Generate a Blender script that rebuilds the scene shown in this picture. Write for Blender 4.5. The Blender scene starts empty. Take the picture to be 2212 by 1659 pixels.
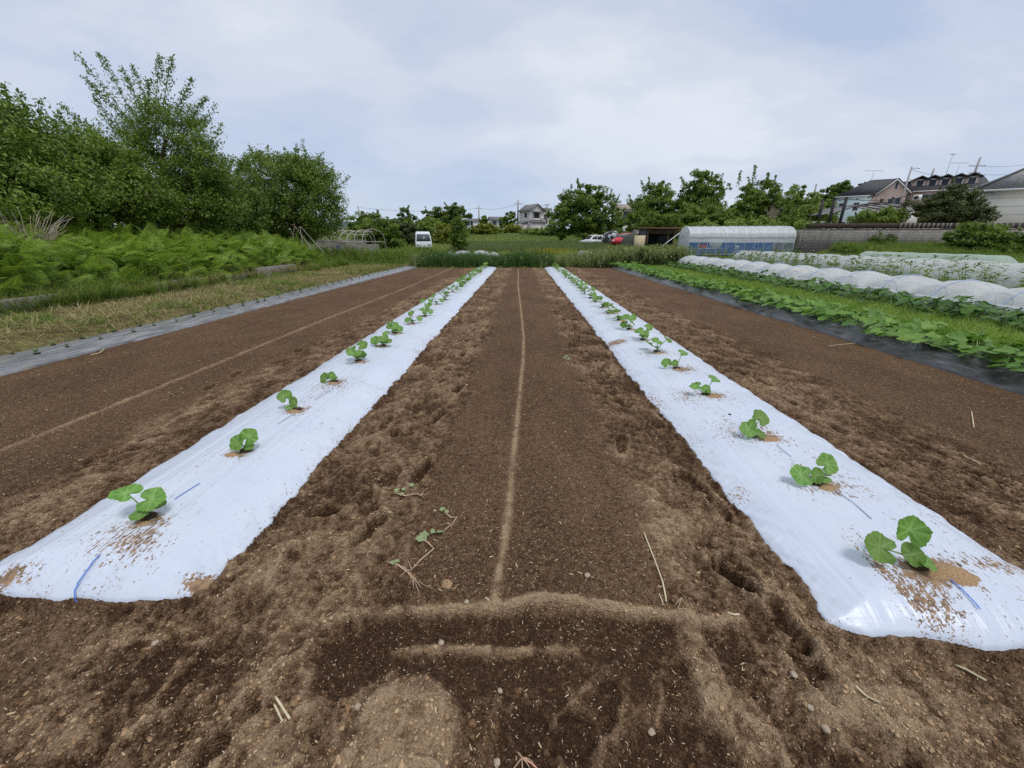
import bpy, math, random
import numpy as np
from math import radians, sin, cos, tan, pi, sqrt, atan2
rng = np.random.default_rng(11); random.seed(5)
SC = bpy.context.scene
COL = SC.collection
# ------------------------------------------------------------------ camera model (also used to survey the place)
H = 1.4; PITCH = radians(20.45); YAW = radians(-1.357); FP = 831.0   # FP: focal length for a 2212 px wide picture
FWD = np.array([sin(YAW)*cos(PITCH), cos(YAW)*cos(PITCH), -sin(PITCH)])
RGT = np.array([cos(YAW), -sin(YAW), 0.0]); UPV = np.cross(RGT, FWD)
CAM = np.array([0, 0, H])
def ray(px, py): return FWD + RGT*((px-1106)/FP) - UPV*((py-829.5)/FP)
def atY(px, py, Y): d = ray(px, py); return CAM + d*(Y/d[1])
def atX(px, py, X): d = ray(px, py); return CAM + d*(X/d[0])
def atZ(px, py, Z=0.0): d = ray(px, py); return CAM + d*((Z-H)/d[2])
def proj(P): d = np.asarray(P, float)-CAM; z = d@FWD; return 1106+FP*(d@RGT)/z, 829.5-FP*(d@UPV)/z
def along(px, P0, ang):
    """how far to walk from P0 in direction ang to stand at survey column px"""
    a, b = 0.0, 80.0
    for _ in range(60):
        m = (a+b)/2
        if proj((P0[0]+m*cos(ang), P0[1]+m*sin(ang), P0[2]))[0] < px: a = m
        else: b = m
    return a
# ------------------------------------------------------------------ numpy noise
def _h(ix, iy, s):
    n = (ix*374761393 + iy*668265263 + s*1442695041) & 0xffffffff
    n = ((n ^ (n >> 13))*1274126177) & 0xffffffff
    n = ((n ^ (n >> 16))*2246822519) & 0xffffffff
    return ((n ^ (n >> 15)) & 0xffffff)/float(0xffffff)
def vn(x, y, s=0):
    x = np.asarray(x, float); y = np.asarray(y, float)
    fx = np.floor(x); fy = np.floor(y); ix = fx.astype(np.int64); iy = fy.astype(np.int64)
    u = x-fx; v = y-fy; u = u*u*u*(u*(u*6-15)+10); v = v*v*v*(v*(v*6-15)+10)
    a = _h(ix, iy, s); b = _h(ix+1, iy, s); c = _h(ix, iy+1, s); d = _h(ix+1, iy+1, s)
    return (a*(1-u)+b*u)*(1-v)+(c*(1-u)+d*u)*v
def fbm(x, y, o=4, s=0, g=.5):
    t = 0; a = 1; n = 0
    for k in range(o):
        t = t+a*vn(x*2**k+17.3*k, y*2**k-9.1*k, s+k); n += a; a *= g
    return t/n-.5
def worley(x, y, s=0):
    fx = np.floor(x).astype(np.int64); fy = np.floor(y).astype(np.int64)
    f1 = np.full(x.shape, 9.0)
    for i in (-1, 0, 1):
        for j in (-1, 0, 1):
            px = fx+i+_h(fx+i, fy+j, s); py = fy+j+_h(fx+i, fy+j, s+7)
            f1 = np.minimum(f1, (px-x)**2+(py-y)**2)
    return np.sqrt(f1)
def sst(a, b, x):
    t = np.clip((x-a)/(b-a), 0, 1); return t*t*(3-2*t)
# ------------------------------------------------------------------ mesh building
def link_mesh(name, V, F, mat=None, parent=None, smooth=False, attrs=None):
    """V (n,3); F list of integer arrays (m,k)"""
    V = np.asarray(V, np.float32)
    F = [np.asarray(f, np.int32) for f in F if len(f)]
    me = bpy.data.meshes.new(name)
    me.vertices.add(len(V)); me.vertices.foreach_set('co', V.ravel())
    tot = sum(f.size for f in F); npol = sum(f.shape[0] for f in F)
    me.loops.add(tot); me.loops.foreach_set('vertex_index', np.concatenate([f.ravel() for f in F]))
    lt = np.concatenate([np.full(f.shape[0], f.shape[1], np.int32) for f in F])
    ls = np.concatenate([[0], np.cumsum(lt)[:-1]]).astype(np.int32)
    me.polygons.add(npol); me.polygons.foreach_set('loop_start', ls); me.polygons.foreach_set('loop_total', lt)
    if smooth: me.polygons.foreach_set('use_smooth', np.ones(npol, bool))
    me.update(calc_edges=True)
    for k, a in (attrs or {}).items():
        at = me.attributes.new(k, 'FLOAT', 'POINT'); at.data.foreach_set('value', np.asarray(a, np.float32))
    if mat: me.materials.append(mat)
    o = bpy.data.objects.new(name, me); COL.objects.link(o)
    if parent: o.parent = parent
    return o
class MB:
    def __init__(s): s.V = []; s.F = {}; s.n = 0; s.A = []
    def add(s, V, F, a=None):
        V = np.asarray(V, float).reshape(-1, 3)
        for f in F:
            f = np.asarray(f, int)
            if f.ndim == 1: f = f[None]
            s.F.setdefault(f.shape[1], []).append(f+s.n)
        s.V.append(V); s.n += len(V)
        if a is not None: s.A.append(np.broadcast_to(a, (len(V),)))
        return s
    def box(s, x0, x1, y0, y1, z0, z1, rot=0, about=(0, 0)):
        V = np.array([[x, y, z] for z in (z0, z1) for x, y in ((x0, y0), (x1, y0), (x1, y1), (x0, y1))], float)
        if rot:
            c, d = cos(rot), sin(rot); q = V[:, :2]-about
            V[:, 0] = q[:, 0]*c-q[:, 1]*d+about[0]; V[:, 1] = q[:, 0]*d+q[:, 1]*c+about[1]
        return s.add(V, [[[0, 3, 2, 1], [4, 5, 6, 7], [0, 1, 5, 4], [1, 2, 6, 5], [2, 3, 7, 6], [3, 0, 4, 7]]])
    def slab(s, P, t):
        """quad or polygon P extruded by t along its normal (downwards for t<0)"""
        P = np.asarray(P, float); n = np.cross(P[1]-P[0], P[2]-P[0]); n /= np.linalg.norm(n)
        k = len(P); V = np.vstack([P, P+n*t])
        r = list(range(k))
        sd = [[i, (i+1) % k, k+(i+1) % k, k+i] for i in range(k)]
        if t < 0: return s.add(V, [r, [k+i for i in r[::-1]], [q[::-1] for q in sd]])
        return s.add(V, [r[::-1], [k+i for i in r], sd])
    def tube(s, pts, r, k=6, cap=True, closed=False):
        P = np.asarray(pts, float); n = len(P)
        R = np.broadcast_to(np.asarray(r, float), (n,))
        T = np.gradient(P, axis=0); T /= np.linalg.norm(T, axis=1)[:, None]+1e-9
        up = np.array([0, 0, 1.0]) if abs(T[0][2]) < .9 else np.array([1.0, 0, 0])
        V = []
        for i in range(n):
            a = np.cross(T[i], up); a /= np.linalg.norm(a)+1e-9; b = np.cross(a, T[i]); up = b
            for j in range(k):
                t = 2*pi*j/k; V.append(P[i]+R[i]*(a*cos(t)+b*sin(t)))
        Fq = [[i*k+j, i*k+(j+1) % k, (i+1)*k+(j+1) % k, (i+1)*k+j] for i in range(n-1) for j in range(k)]
        s.add(V, [Fq] + ([list(range(k))[::-1], [(n-1)*k+j for j in range(k)]] if cap else []))
        return s
    def cyl(s, c, r, axis, h, k=18, r2=None):
        c = np.asarray(c, float); ax = np.asarray(axis, float); ax /= np.linalg.norm(ax)
        u = np.cross(ax, [0, 0, 1.0]); 
        if np.linalg.norm(u) < .1: u = np.array([1.0, 0, 0])
        u /= np.linalg.norm(u); w = np.cross(ax, u); r2 = r if r2 is None else r2
        V = [c+rr*(u*cos(2*pi*j/k)+w*sin(2*pi*j/k))+ax*d for d, rr in ((0, r), (h, r2)) for j in range(k)]
        return s.add(V, [[[j, (j+1) % k, k+(j+1) % k, k+j] for j in range(k)], list(range(k))[::-1], [k+j for j in range(k)]])
    def build(s, name, mat, parent=None, smooth=False, attr=None):
        F = []
        for k, l in s.F.items(): F.append(np.vstack(l))
        at = {attr: np.concatenate(s.A)} if attr and s.A else None
        return link_mesh(name, np.vstack(s.V), F, mat, parent, smooth, at)
def rough_ball(r, sub=2, amp=.25, seed=0, sq=(1, 1, 1)):
    import bmesh
    bm = bmesh.new(); bmesh.ops.create_icosphere(bm, subdivisions=sub, radius=1)
    V = np.array([v.co[:] for v in bm.verts]); F = np.array([[v.index for v in f.verts] for f in bm.faces]); bm.free()
    n = fbm(V[:, 0]*1.7+seed*3.1+V[:, 2], V[:, 1]*1.7-V[:, 2]*1.3+seed, 3, seed)
    V = V*(1+amp*2*n)[:, None]*np.array(sq)*r
    return V, F
def thing(name, label, cat, loc=(0, 0, 0), rz=0, group=None):
    o = bpy.data.objects.new(name, None); COL.objects.link(o); o.empty_display_size = .2
    o.location = loc; o.rotation_euler = (0, 0, rz); return tag(o, label, cat, group)
def tag(o, label=None, cat=None, group=None, kind=None):
    if label: o['label'] = label
    if cat: o['category'] = cat
    if group: o['group'] = group
    if kind: o['kind'] = kind
    return o
def copy_tree(o, parent=None):
    c = o.copy(); COL.objects.link(c); c.parent = parent
    for ch in list(o.children): copy_tree(ch, c)
    return c
def rotmats(rz, tx=None, ty=None, tz0=None):
    n = len(rz); c, s = np.cos(rz), np.sin(rz); Z = np.zeros(n); O = np.ones(n)
    M = np.stack([np.stack([c, -s, Z], -1), np.stack([s, c, Z], -1), np.stack([Z, Z, O], -1)], 1)
    if tx is not None:
        c, s = np.cos(tx), np.sin(tx)
        M = M @ np.stack([np.stack([O, Z, Z], -1), np.stack([Z, c, -s], -1), np.stack([Z, s, c], -1)], 1)
    if ty is not None:
        c, s = np.cos(ty), np.sin(ty)
        M = M @ np.stack([np.stack([c, Z, s], -1), np.stack([Z, O, Z], -1), np.stack([-s, Z, c], -1)], 1)
    return M
def scatter(name, temps, pos, M, scale, mat, parent=None, smooth=False, tint=None):
    """many copies of small templates merged into ONE mesh"""
    n = len(pos); which = rng.integers(0, len(temps), n); Vs = []; Fs = {}; off = 0; T = []
    scale = np.broadcast_to(scale, (n,)) if np.ndim(scale) < 2 else scale
    for k, (tv, tf) in enumerate(temps):
        I = np.where(which == k)[0]
        if not len(I): continue
        sc = scale[I][:, None, None] if scale.ndim == 1 else scale[I][:, None, :]
        V = np.einsum('nij,nmj->nmi', M[I], tv[None]*sc)+pos[I][:, None]
        m = len(tv); Vs.append(V.reshape(-1, 3))
        if tint is not None: T.append(np.repeat(tint[I], m))
        for f in tf:
            f = np.asarray(f); Fs.setdefault(f.shape[1], []).append((f[None]+(off+np.arange(len(I))*m)[:, None, None]).reshape(-1, f.shape[1]))
        off += len(I)*m
    return link_mesh(name, np.vstack(Vs), [np.vstack(v) for v in Fs.values()], mat, parent, smooth,
                     {'tint': np.concatenate(T)} if tint is not None else None)
# ------------------------------------------------------------------ materials
def new_mat(name):
    m = bpy.data.materials.new(name); m.use_nodes = True; nt = m.node_tree; nt.nodes.clear()
    return m, nt, (lambda t, **k: _nd(nt, t, **k))
def _nd(nt, t, **k):
    n = nt.nodes.new(t)
    for a, b in k.items():
        if a == 'inp':
            for i, v in b.items():
                if hasattr(v, 'is_output'): nt.links.new(v, n.inputs[i])
                else: n.inputs[i].default_value = v
        else: setattr(n, a, b)
    return n
def ramp(nt, fac, stops, interp='LINEAR'):
    r = nt.nodes.new('ShaderNodeValToRGB'); nt.links.new(fac, r.inputs[0]); e = r.color_ramp.elements; r.color_ramp.interpolation = interp
    while len(e) < len(stops): e.new(.5)
    for x, (p, c) in zip(e, stops): x.position = p; x.color = (*c, 1) if len(c) == 3 else c
    return r.outputs[0]
def math_(nt, op, a, b=None, c=None, clamp=False):
    n = nt.nodes.new('ShaderNodeMath'); n.operation = op; n.use_clamp = clamp
    for i, v in enumerate((a, b, c)):
        if v is None: continue
        if hasattr(v, 'is_output'): nt.links.new(v, n.inputs[i])
        else: n.inputs[i].default_value = v
    return n.outputs[0]
def mixc(nt, f, a, b):
    n = nt.nodes.new('ShaderNodeMix'); n.data_type = 'RGBA'
    for i, v in ((0, f), (6, a), (7, b)):
        if hasattr(v, 'is_output'): nt.links.new(v, n.inputs[i])
        else: n.inputs[i].default_value = v if i == 0 else ((*v, 1) if len(v) == 3 else v)
    return n.outputs[2]
def noise(nt, sc, det=3, vec=None, rough=.5):
    n = nt.nodes.new('ShaderNodeTexNoise'); n.inputs['Scale'].default_value = sc; n.inputs['Detail'].default_value = det; n.inputs['Roughness'].default_value = rough
    if vec is None:
        vec = nt.nodes.new('ShaderNodeTexCoord').outputs['Object']
    nt.links.new(vec, n.inputs['Vector']); return n.outputs[0]
def scaled(nt, v3, which='Object'):
    tc = nt.nodes.new('ShaderNodeTexCoord').outputs[which]
    m = nt.nodes.new('ShaderNodeMapping'); m.inputs['Scale'].default_value = v3; nt.links.new(tc, m.inputs[0]); return m.outputs[0]
def out(nt, sh): o = nt.nodes.new('ShaderNodeOutputMaterial'); nt.links.new(sh, o.inputs[0])
def pmat(name, col, rough=.7, var=.25, sc=6, spec=.3, metal=0, bump=0, bsc=40, stretch=(1, 1, 1)):
    """plain surface with weathering noise"""
    m, nt, nd = new_mat(name)
    vec = scaled(nt, stretch)
    f = noise(nt, sc, 5, vec, .6)
    c0 = tuple(c*(1-var) for c in col); c1 = tuple(min(1, c*(1+var)) for c in col)
    p = nd('ShaderNodeBsdfPrincipled', inp={'Base Color': ramp(nt, f, [(.3, c0), (.7, c1)]), 'Roughness': rough, 'Specular IOR Level': spec, 'Metallic': metal})
    if bump:
        b = nd('ShaderNodeBump', inp={'Strength': 1.0, 'Distance': bump, 'Height': noise(nt, bsc, 4)}); nt.links.new(b.outputs[0], p.inputs['Normal'])
    out(nt, p.outputs[0]); return m
def leaf_mat(name, dark, light, trans=.3, rough=.5, yellow=None, spec=.3):
    m, nt, nd = new_mat(name)
    geo = nd('ShaderNodeNewGeometry'); at = nd('ShaderNodeAttribute', attribute_name='tint')
    f = math_(nt, 'ADD', math_(nt, 'MULTIPLY', geo.outputs['Random Per Island'], .5), math_(nt, 'MULTIPLY', at.outputs['Fac'], .5))
    c = ramp(nt, f, [(.05, dark), (.85, light)] + ([(.97, yellow)] if yellow else []))
    p = nd('ShaderNodeBsdfPrincipled', inp={'Base Color': c, 'Roughness': rough, 'Specular IOR Level': spec})
    c2 = mixc(nt, .35, c, (light[0]*1.3, light[1]*1.3, light[2]*.6))
    t = nd('ShaderNodeBsdfTranslucent', inp={'Color': c2})
    x = nd('ShaderNodeMixShader', inp={0: trans, 1: p.outputs[0], 2: t.outputs[0]}); out(nt, x.outputs[0]); return m
def film_mat(name, col, alpha, rough=.3, trans=.4, fold=0):
    m, nt, nd = new_mat(name)
    f = noise(nt, 3, 5, scaled(nt, (1, .5, 2)), .6)
    c = ramp(nt, f, [(.3, tuple(x*.85 for x in col)), (.7, col)])
    p = nd('ShaderNodeBsdfPrincipled', inp={'Base Color': c, 'Roughness': rough, 'Specular IOR Level': .5})
    t = nd('ShaderNodeBsdfTranslucent', inp={'Color': c})
    x = nd('ShaderNodeMixShader', inp={0: trans, 1: p.outputs[0], 2: t.outputs[0]})
    tr = nd('ShaderNodeBsdfTransparent', inp={'Color': (1, 1, 1, 1)})
    lw = ramp(nt, noise(nt, 5, 4), [(.3, (max(0, alpha-.15),)*3), (.7, (min(1, alpha+.15),)*3)])
    y = nd('ShaderNodeMixShader', inp={0: lw, 1: tr.outputs[0], 2: x.outputs[0]}); out(nt, y.outputs[0]); return m
def glass_mat(name, col=(.03, .04, .05)):
    m, nt, nd = new_mat(name)
    p = nd('ShaderNodeBsdfPrincipled', inp={'Base Color': ramp(nt, noise(nt, 1.5, 2), [(.35, col), (.7, tuple(c*1.8 for c in col))]), 'Roughness': .08, 'Specular IOR Level': .6}); out(nt, p.outputs[0]); return m
# ================================================================== camera, light, sky
cd = bpy.data.cameras.new('camera'); cam = bpy.data.objects.new('camera', cd); COL.objects.link(cam); SC.camera = cam
cd.sensor_width = 36; cd.lens = 36*FP/2212; cd.clip_start = .05; cd.clip_end = 6000
cam.location = CAM; cam.rotation_euler = (pi/2-PITCH, 0, -YAW)
SUN_EL = radians(66); SUN_AZ = radians(135)                      # azimuth from +Y towards +X
w = bpy.data.worlds.new('World'); SC.world = w; w.use_nodes = True; nt = w.node_tree; nt.nodes.clear()
nd = lambda t, **k: _nd(nt, t, **k)
sky = nd('ShaderNodeTexSky', sky_type='NISHITA', sun_disc=False, sun_elevation=SUN_EL, sun_rotation=SUN_AZ)
tc = nd('ShaderNodeTexCoord'); sp = nd('ShaderNodeSeparateXYZ', inp={0: tc.outputs['Generated']})
zc = math_(nt, 'ADD', math_(nt, 'MAXIMUM', sp.outputs[2], 0.0), .30)
cv = nd('ShaderNodeCombineXYZ', inp={0: math_(nt, 'DIVIDE', sp.outputs[0], zc), 1: math_(nt, 'DIVIDE', sp.outputs[1], zc), 2: 3.7})
mp = nd('ShaderNodeMapping', inp={0: cv.outputs[0], 'Scale': (1.0, 1.5, 1), 'Rotation': (0, 0, .5), 'Location': (.35, 1.3, 0)})
n1 = noise(nt, .8, 3, mp.outputs[0], .45); n2 = noise(nt, 2.6, 6, mp.outputs[0], .6)
f = math_(nt, 'ADD', math_(nt, 'MULTIPLY', n1, .85), math_(nt, 'MULTIPLY', n2, .34))
cl = ramp(nt, f, [(.40, (3.95, 4.75, 6.3)), (.50, (4.95, 5.5, 6.65)), (.59, (5.8, 6.15, 7.0)), (.72, (7.0, 7.2, 7.6))], 'EASE')
# a greyer, bluer layer low down, whiter again at the very horizon on the right
hz = ramp(nt, sp.outputs[2], [(.0, (.55,)*3), (.08, (.55,)*3), (.34, (0,)*3)])
side = ramp(nt, math_(nt, 'ADD', math_(nt, 'MULTIPLY', sp.outputs[0], .5), .5), [(.5, (1,)*3), (.82, (.25,)*3)])
cl2 = mixc(nt, math_(nt, 'MULTIPLY', hz, side), cl, (3.85, 4.8, 6.5))
# one small white cumulus low on the right
cm = mixc(nt, .12, cl2, sky.outputs[0])
bg = nd('ShaderNodeBackground', inp={0: cm, 1: .1}); wo = nd('ShaderNodeOutputWorld'); nt.links.new(bg.outputs[0], wo.inputs[0])
ld = bpy.data.lights.new('sun', 'SUN'); ld.energy = 1.5; ld.angle = radians(14); ld.color = (1, .96, .9)
so = bpy.data.objects.new('sun', ld); COL.objects.link(so)
so.rotation_euler = (pi/2-SUN_EL, 0, pi-SUN_AZ)   # lamp shines along its -Z
from mathutils import Vector
sd = Vector((sin(SUN_AZ)*cos(SUN_EL), cos(SUN_AZ)*cos(SUN_EL), sin(SUN_EL))); so.rotation_euler = sd.to_track_quat('Z', 'Y').to_euler()
SC.view_settings.view_transform = 'Standard'; SC.view_settings.look = 'None'; SC.view_settings.exposure = 0.32; SC.view_settings.gamma = 1
SC.cycles.max_bounces = 6; SC.cycles.transparent_max_bounces = 24; SC.cycles.use_denoising = False
SC.cycles.sample_clamp_indirect = 6
# ================================================================== terrain
def zg(x, y):
    """height of the land outside the tilled field"""
    x = np.asarray(x, float); y = np.asarray(y, float)
    z = .9*sst(22, 56, y)+3.4*sst(55, 118, y)+.6*sst(118, 300, y)
    z = z+(.28*sst(-10.55, -10.9, x)+.55*sst(-11, -15, x)+.35*sst(-15, -24, x))*sst(27, 20, y)*1.0
    z = z+sst(22.8, 25, x)*sst(25.5, 33, y)*sst(60, 50, y)*.75
    z = z+.25*sst(10, 18, x)*sst(26, 20, y)*0
    z = z+.06*fbm(x*.7, y*.7, 3, 3)*sst(5.5, 8, np.abs(x+.4))
    inside = sst(6.9, 6.3, np.abs(x+.85))*sst(23.3, 22.2, y)
    return z-.16*inside
xs = np.unique(np.concatenate([-np.geomspace(9, 1500, 46), np.linspace(-18, 18, 181), np.geomspace(9, 1500, 60)]))
ys = np.unique(np.concatenate([np.linspace(-40, -6, 8), np.linspace(-5, 40, 226), np.geomspace(41, 2500, 70)]))
X, Y = np.meshgrid(xs, ys); nx, ny = len(xs), len(ys)
I = np.arange(nx*ny).reshape(ny, nx)
Q = np.stack([I[:-1, :-1], I[:-1, 1:], I[1:, 1:], I[1:, :-1]], -1).reshape(-1, 4)
m, nt, nd = new_mat('weedy_ground')
geo = nd('ShaderNodeNewGeometry'); s3 = nd('ShaderNodeSeparateXYZ', inp={0: geo.outputs['Position']})
g = ramp(nt, noise(nt, 1.3, 8, geo.outputs['Position'], .65), [(.3, (.03, .05, .012)), (.5, (.07, .10, .022)), (.7, (.13, .15, .04))])
strw = ramp(nt, noise(nt, 5, 8, geo.outputs['Position'], .7), [(.3, (.045, .032, .018)), (.45, (.13, .105, .05)), (.6, (.16, .15, .055)), (.75, (.25, .21, .11))])
soilc = ramp(nt, noise(nt, 7, 8, geo.outputs['Position'], .7), [(.3, (.05, .03, .018)), (.7, (.13, .085, .05))])
xn = math_(nt, 'ADD', s3.outputs[0], math_(nt, 'MULTIPLY', math_(nt, 'SUBTRACT', noise(nt, 1.5, 4, geo.outputs['Position']), .5), 1.2))
path = math_(nt, 'MULTIPLY', math_(nt, 'GREATER_THAN', xn, -10.6), math_(nt, 'LESS_THAN', xn, -5.8))
path = math_(nt, 'MULTIPLY', path, math_(nt, 'LESS_THAN', s3.outputs[1], 27))
fld = math_(nt, 'MULTIPLY', math_(nt, 'GREATER_THAN', xn, -6.6), math_(nt, 'LESS_THAN', xn, 5.4))
fld = math_(nt, 'MULTIPLY', fld, math_(nt, 'LESS_THAN', s3.outputs[1], 22.6))
c = mixc(nt, fld, mixc(nt, path, g, strw), soilc)
p = nd('ShaderNodeBsdfPrincipled', inp={'Base Color': c, 'Roughness': .95, 'Specular IOR Level': .1})
b = nd('ShaderNodeBump', inp={'Strength': 1, 'Distance': .05, 'Height': noise(nt, 9, 6, geo.outputs['Position'], .7)}); nt.links.new(b.outputs[0], p.inputs['Normal']); out(nt, p.outputs[0])
tag(link_mesh('ground', np.stack([X, Y, zg(X, Y)], -1).reshape(-1, 3), [Q], m, smooth=True), kind='structure')
# distant hill
t = np.linspace(0, 1, 60); hillV = []; hillF = []
c0 = atY(735, 470, 1500); c1 = atY(862, 470, 1500)
for j in range(12):
    v = j/11
    for i, u in enumerate(t):
        x = c0[0]-250+(c1[0]-c0[0]+330)*u; prof = (np.interp(x, [c0[0]-250, c0[0]-60, c0[0]+45, c0[0]+80, c1[0]-60, c1[0]+10, c1[0]+80], [30, 66, 72, 70, 42, 20, 0]))
        hillV.append((x, 1400+300*v, 5+prof*sin(pi*v)*(.92+.35*fbm(np.array(x*.05), np.array(v*9.0), 4, 2))))
for j in range(11):
    for i in range(59): hillF.append((j*60+i, j*60+i+1, (j+1)*60+i+1, (j+1)*60+i))
tag(link_mesh('hill', hillV, [hillF], pmat('hazed_hill_woods', (.075, .105, .115), .9, .3, .03), smooth=True), kind='structure')  # blue haze of distance painted into the wood's colour
# ================================================================== tilled field
XL, XR = -1.86, 1.74; HWL, HWR = .56, .55; Y0L, Y0R = 1.13, 1.03; YEND = 21.75
def film_env(x, y, xc, hw, y0):
    wob = .03*fbm(x*0+1.3, y*2.2, 3, 41)+.025*fbm(x*0, y*9, 3, 43)
    u = np.abs(x-xc)/(hw+wob*np.where(x > xc, 1, -1)*np.sign(-xc)*2+.0)
    ex = np.clip(1-u**3.2, -.4, 1)
    cut = .10*fbm(x*2.1+xc, y*0, 3, 45)+.07*np.clip(u, 0, 1.2)**4
    q = np.clip((y-y0-cut)/.26, -.3, 1); ey = np.where(q < 0, q*3, 1-(1-np.clip(q, 0, 1))**1.9)
    qe = np.clip((YEND-y)/.3, -.3, 1); ee = np.where(qe < 0, qe*3, 1-(1-np.clip(qe, 0, 1))**2.2)
    return np.minimum(np.minimum(ex, ey), ee), u
def edge_rag(x, y, u):
    fr = sst(.8, .5, np.minimum(u, 1))*sst(3, 2, y)
    return (.16*fbm(x*3.1, y*3.1, 3, 71)+.10*fbm(x*13, y*13, 3, 72)+.05*fbm(x*40, y*40, 2, 74))*(1-.5*fr)
def film_z(x, y, xc, hw, y0):
    e, u = film_env(x, y, xc, hw, y0)
    return .112*np.where(e > 0, e**.8, e*.6)-.022+.016*fbm(x*1.1, y*.9, 3, 51)
FOOT = []
for px, py, a, l in ((945, 905, .1, .27), (915, 1015, .2, .28), (800, 1150, .3, .26), (990, 842, .1, .25), (1000, 765, 0, .25), (700, 1110, 1.2, .2), (1590, 1250, -.4, .24), (1540, 1000, -.5, .22),
                     (1310, 770, -.2, .24), (1300, 800, -.1, .26), (215, 990, .5, .2), (1440, 900, -.3, .22), (860, 935, .4, .2), (1010, 735, 0, .25), (1240, 690, 0, .24), (1690, 1330, -.4, .24)):
    p = atZ(px, py); FOOT.append((p[0], p[1], a, l/2, .05, .055))
for b0, b1, st in ((-1.25, -.55, .33), (.68, 1.15, .33), (-3.2, -2.55, .42), (2.5, 3.05, .36)):
    yy = .5
    while yy < 21.5:
        yy += st*rng.uniform(.6, 1.5); FOOT.append((rng.uniform(b0, b1), yy, rng.normal(0, .35), rng.uniform(.11, .145), rng.uniform(.05, .065), rng.uniform(.012, .042)))
for k in range(46): FOOT.append((rng.uniform(-3.2, 3.4), rng.uniform(.25, 1.0), rng.normal(0, .6), .13, .06, rng.uniform(.006, .022)))
P2 = [tuple(atZ(*q)[:2]) for q in ((700, 1330), (850, 1318), (1010, 1318), (1090, 1312), (1180, 1298), (1330, 1318), (1480, 1335), (1600, 1330))]
P3 = [tuple(atZ(*q)[:2]) for q in ((850, 1392), (960, 1386), (1060, 1392), (1240, 1386))]
CR = [tuple(atZ(*q)[:2]) for q in ((1068, 1300), (1090, 1180), (1100, 1090), (1112, 960), (1122, 860), (1130, 780), (1131, 730), (1124, 660), (1119, 620), (1120, 582))]
def band(x, a, b, s): return sst(a-s, a+s, x)*sst(b+s, b-s, x)
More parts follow.
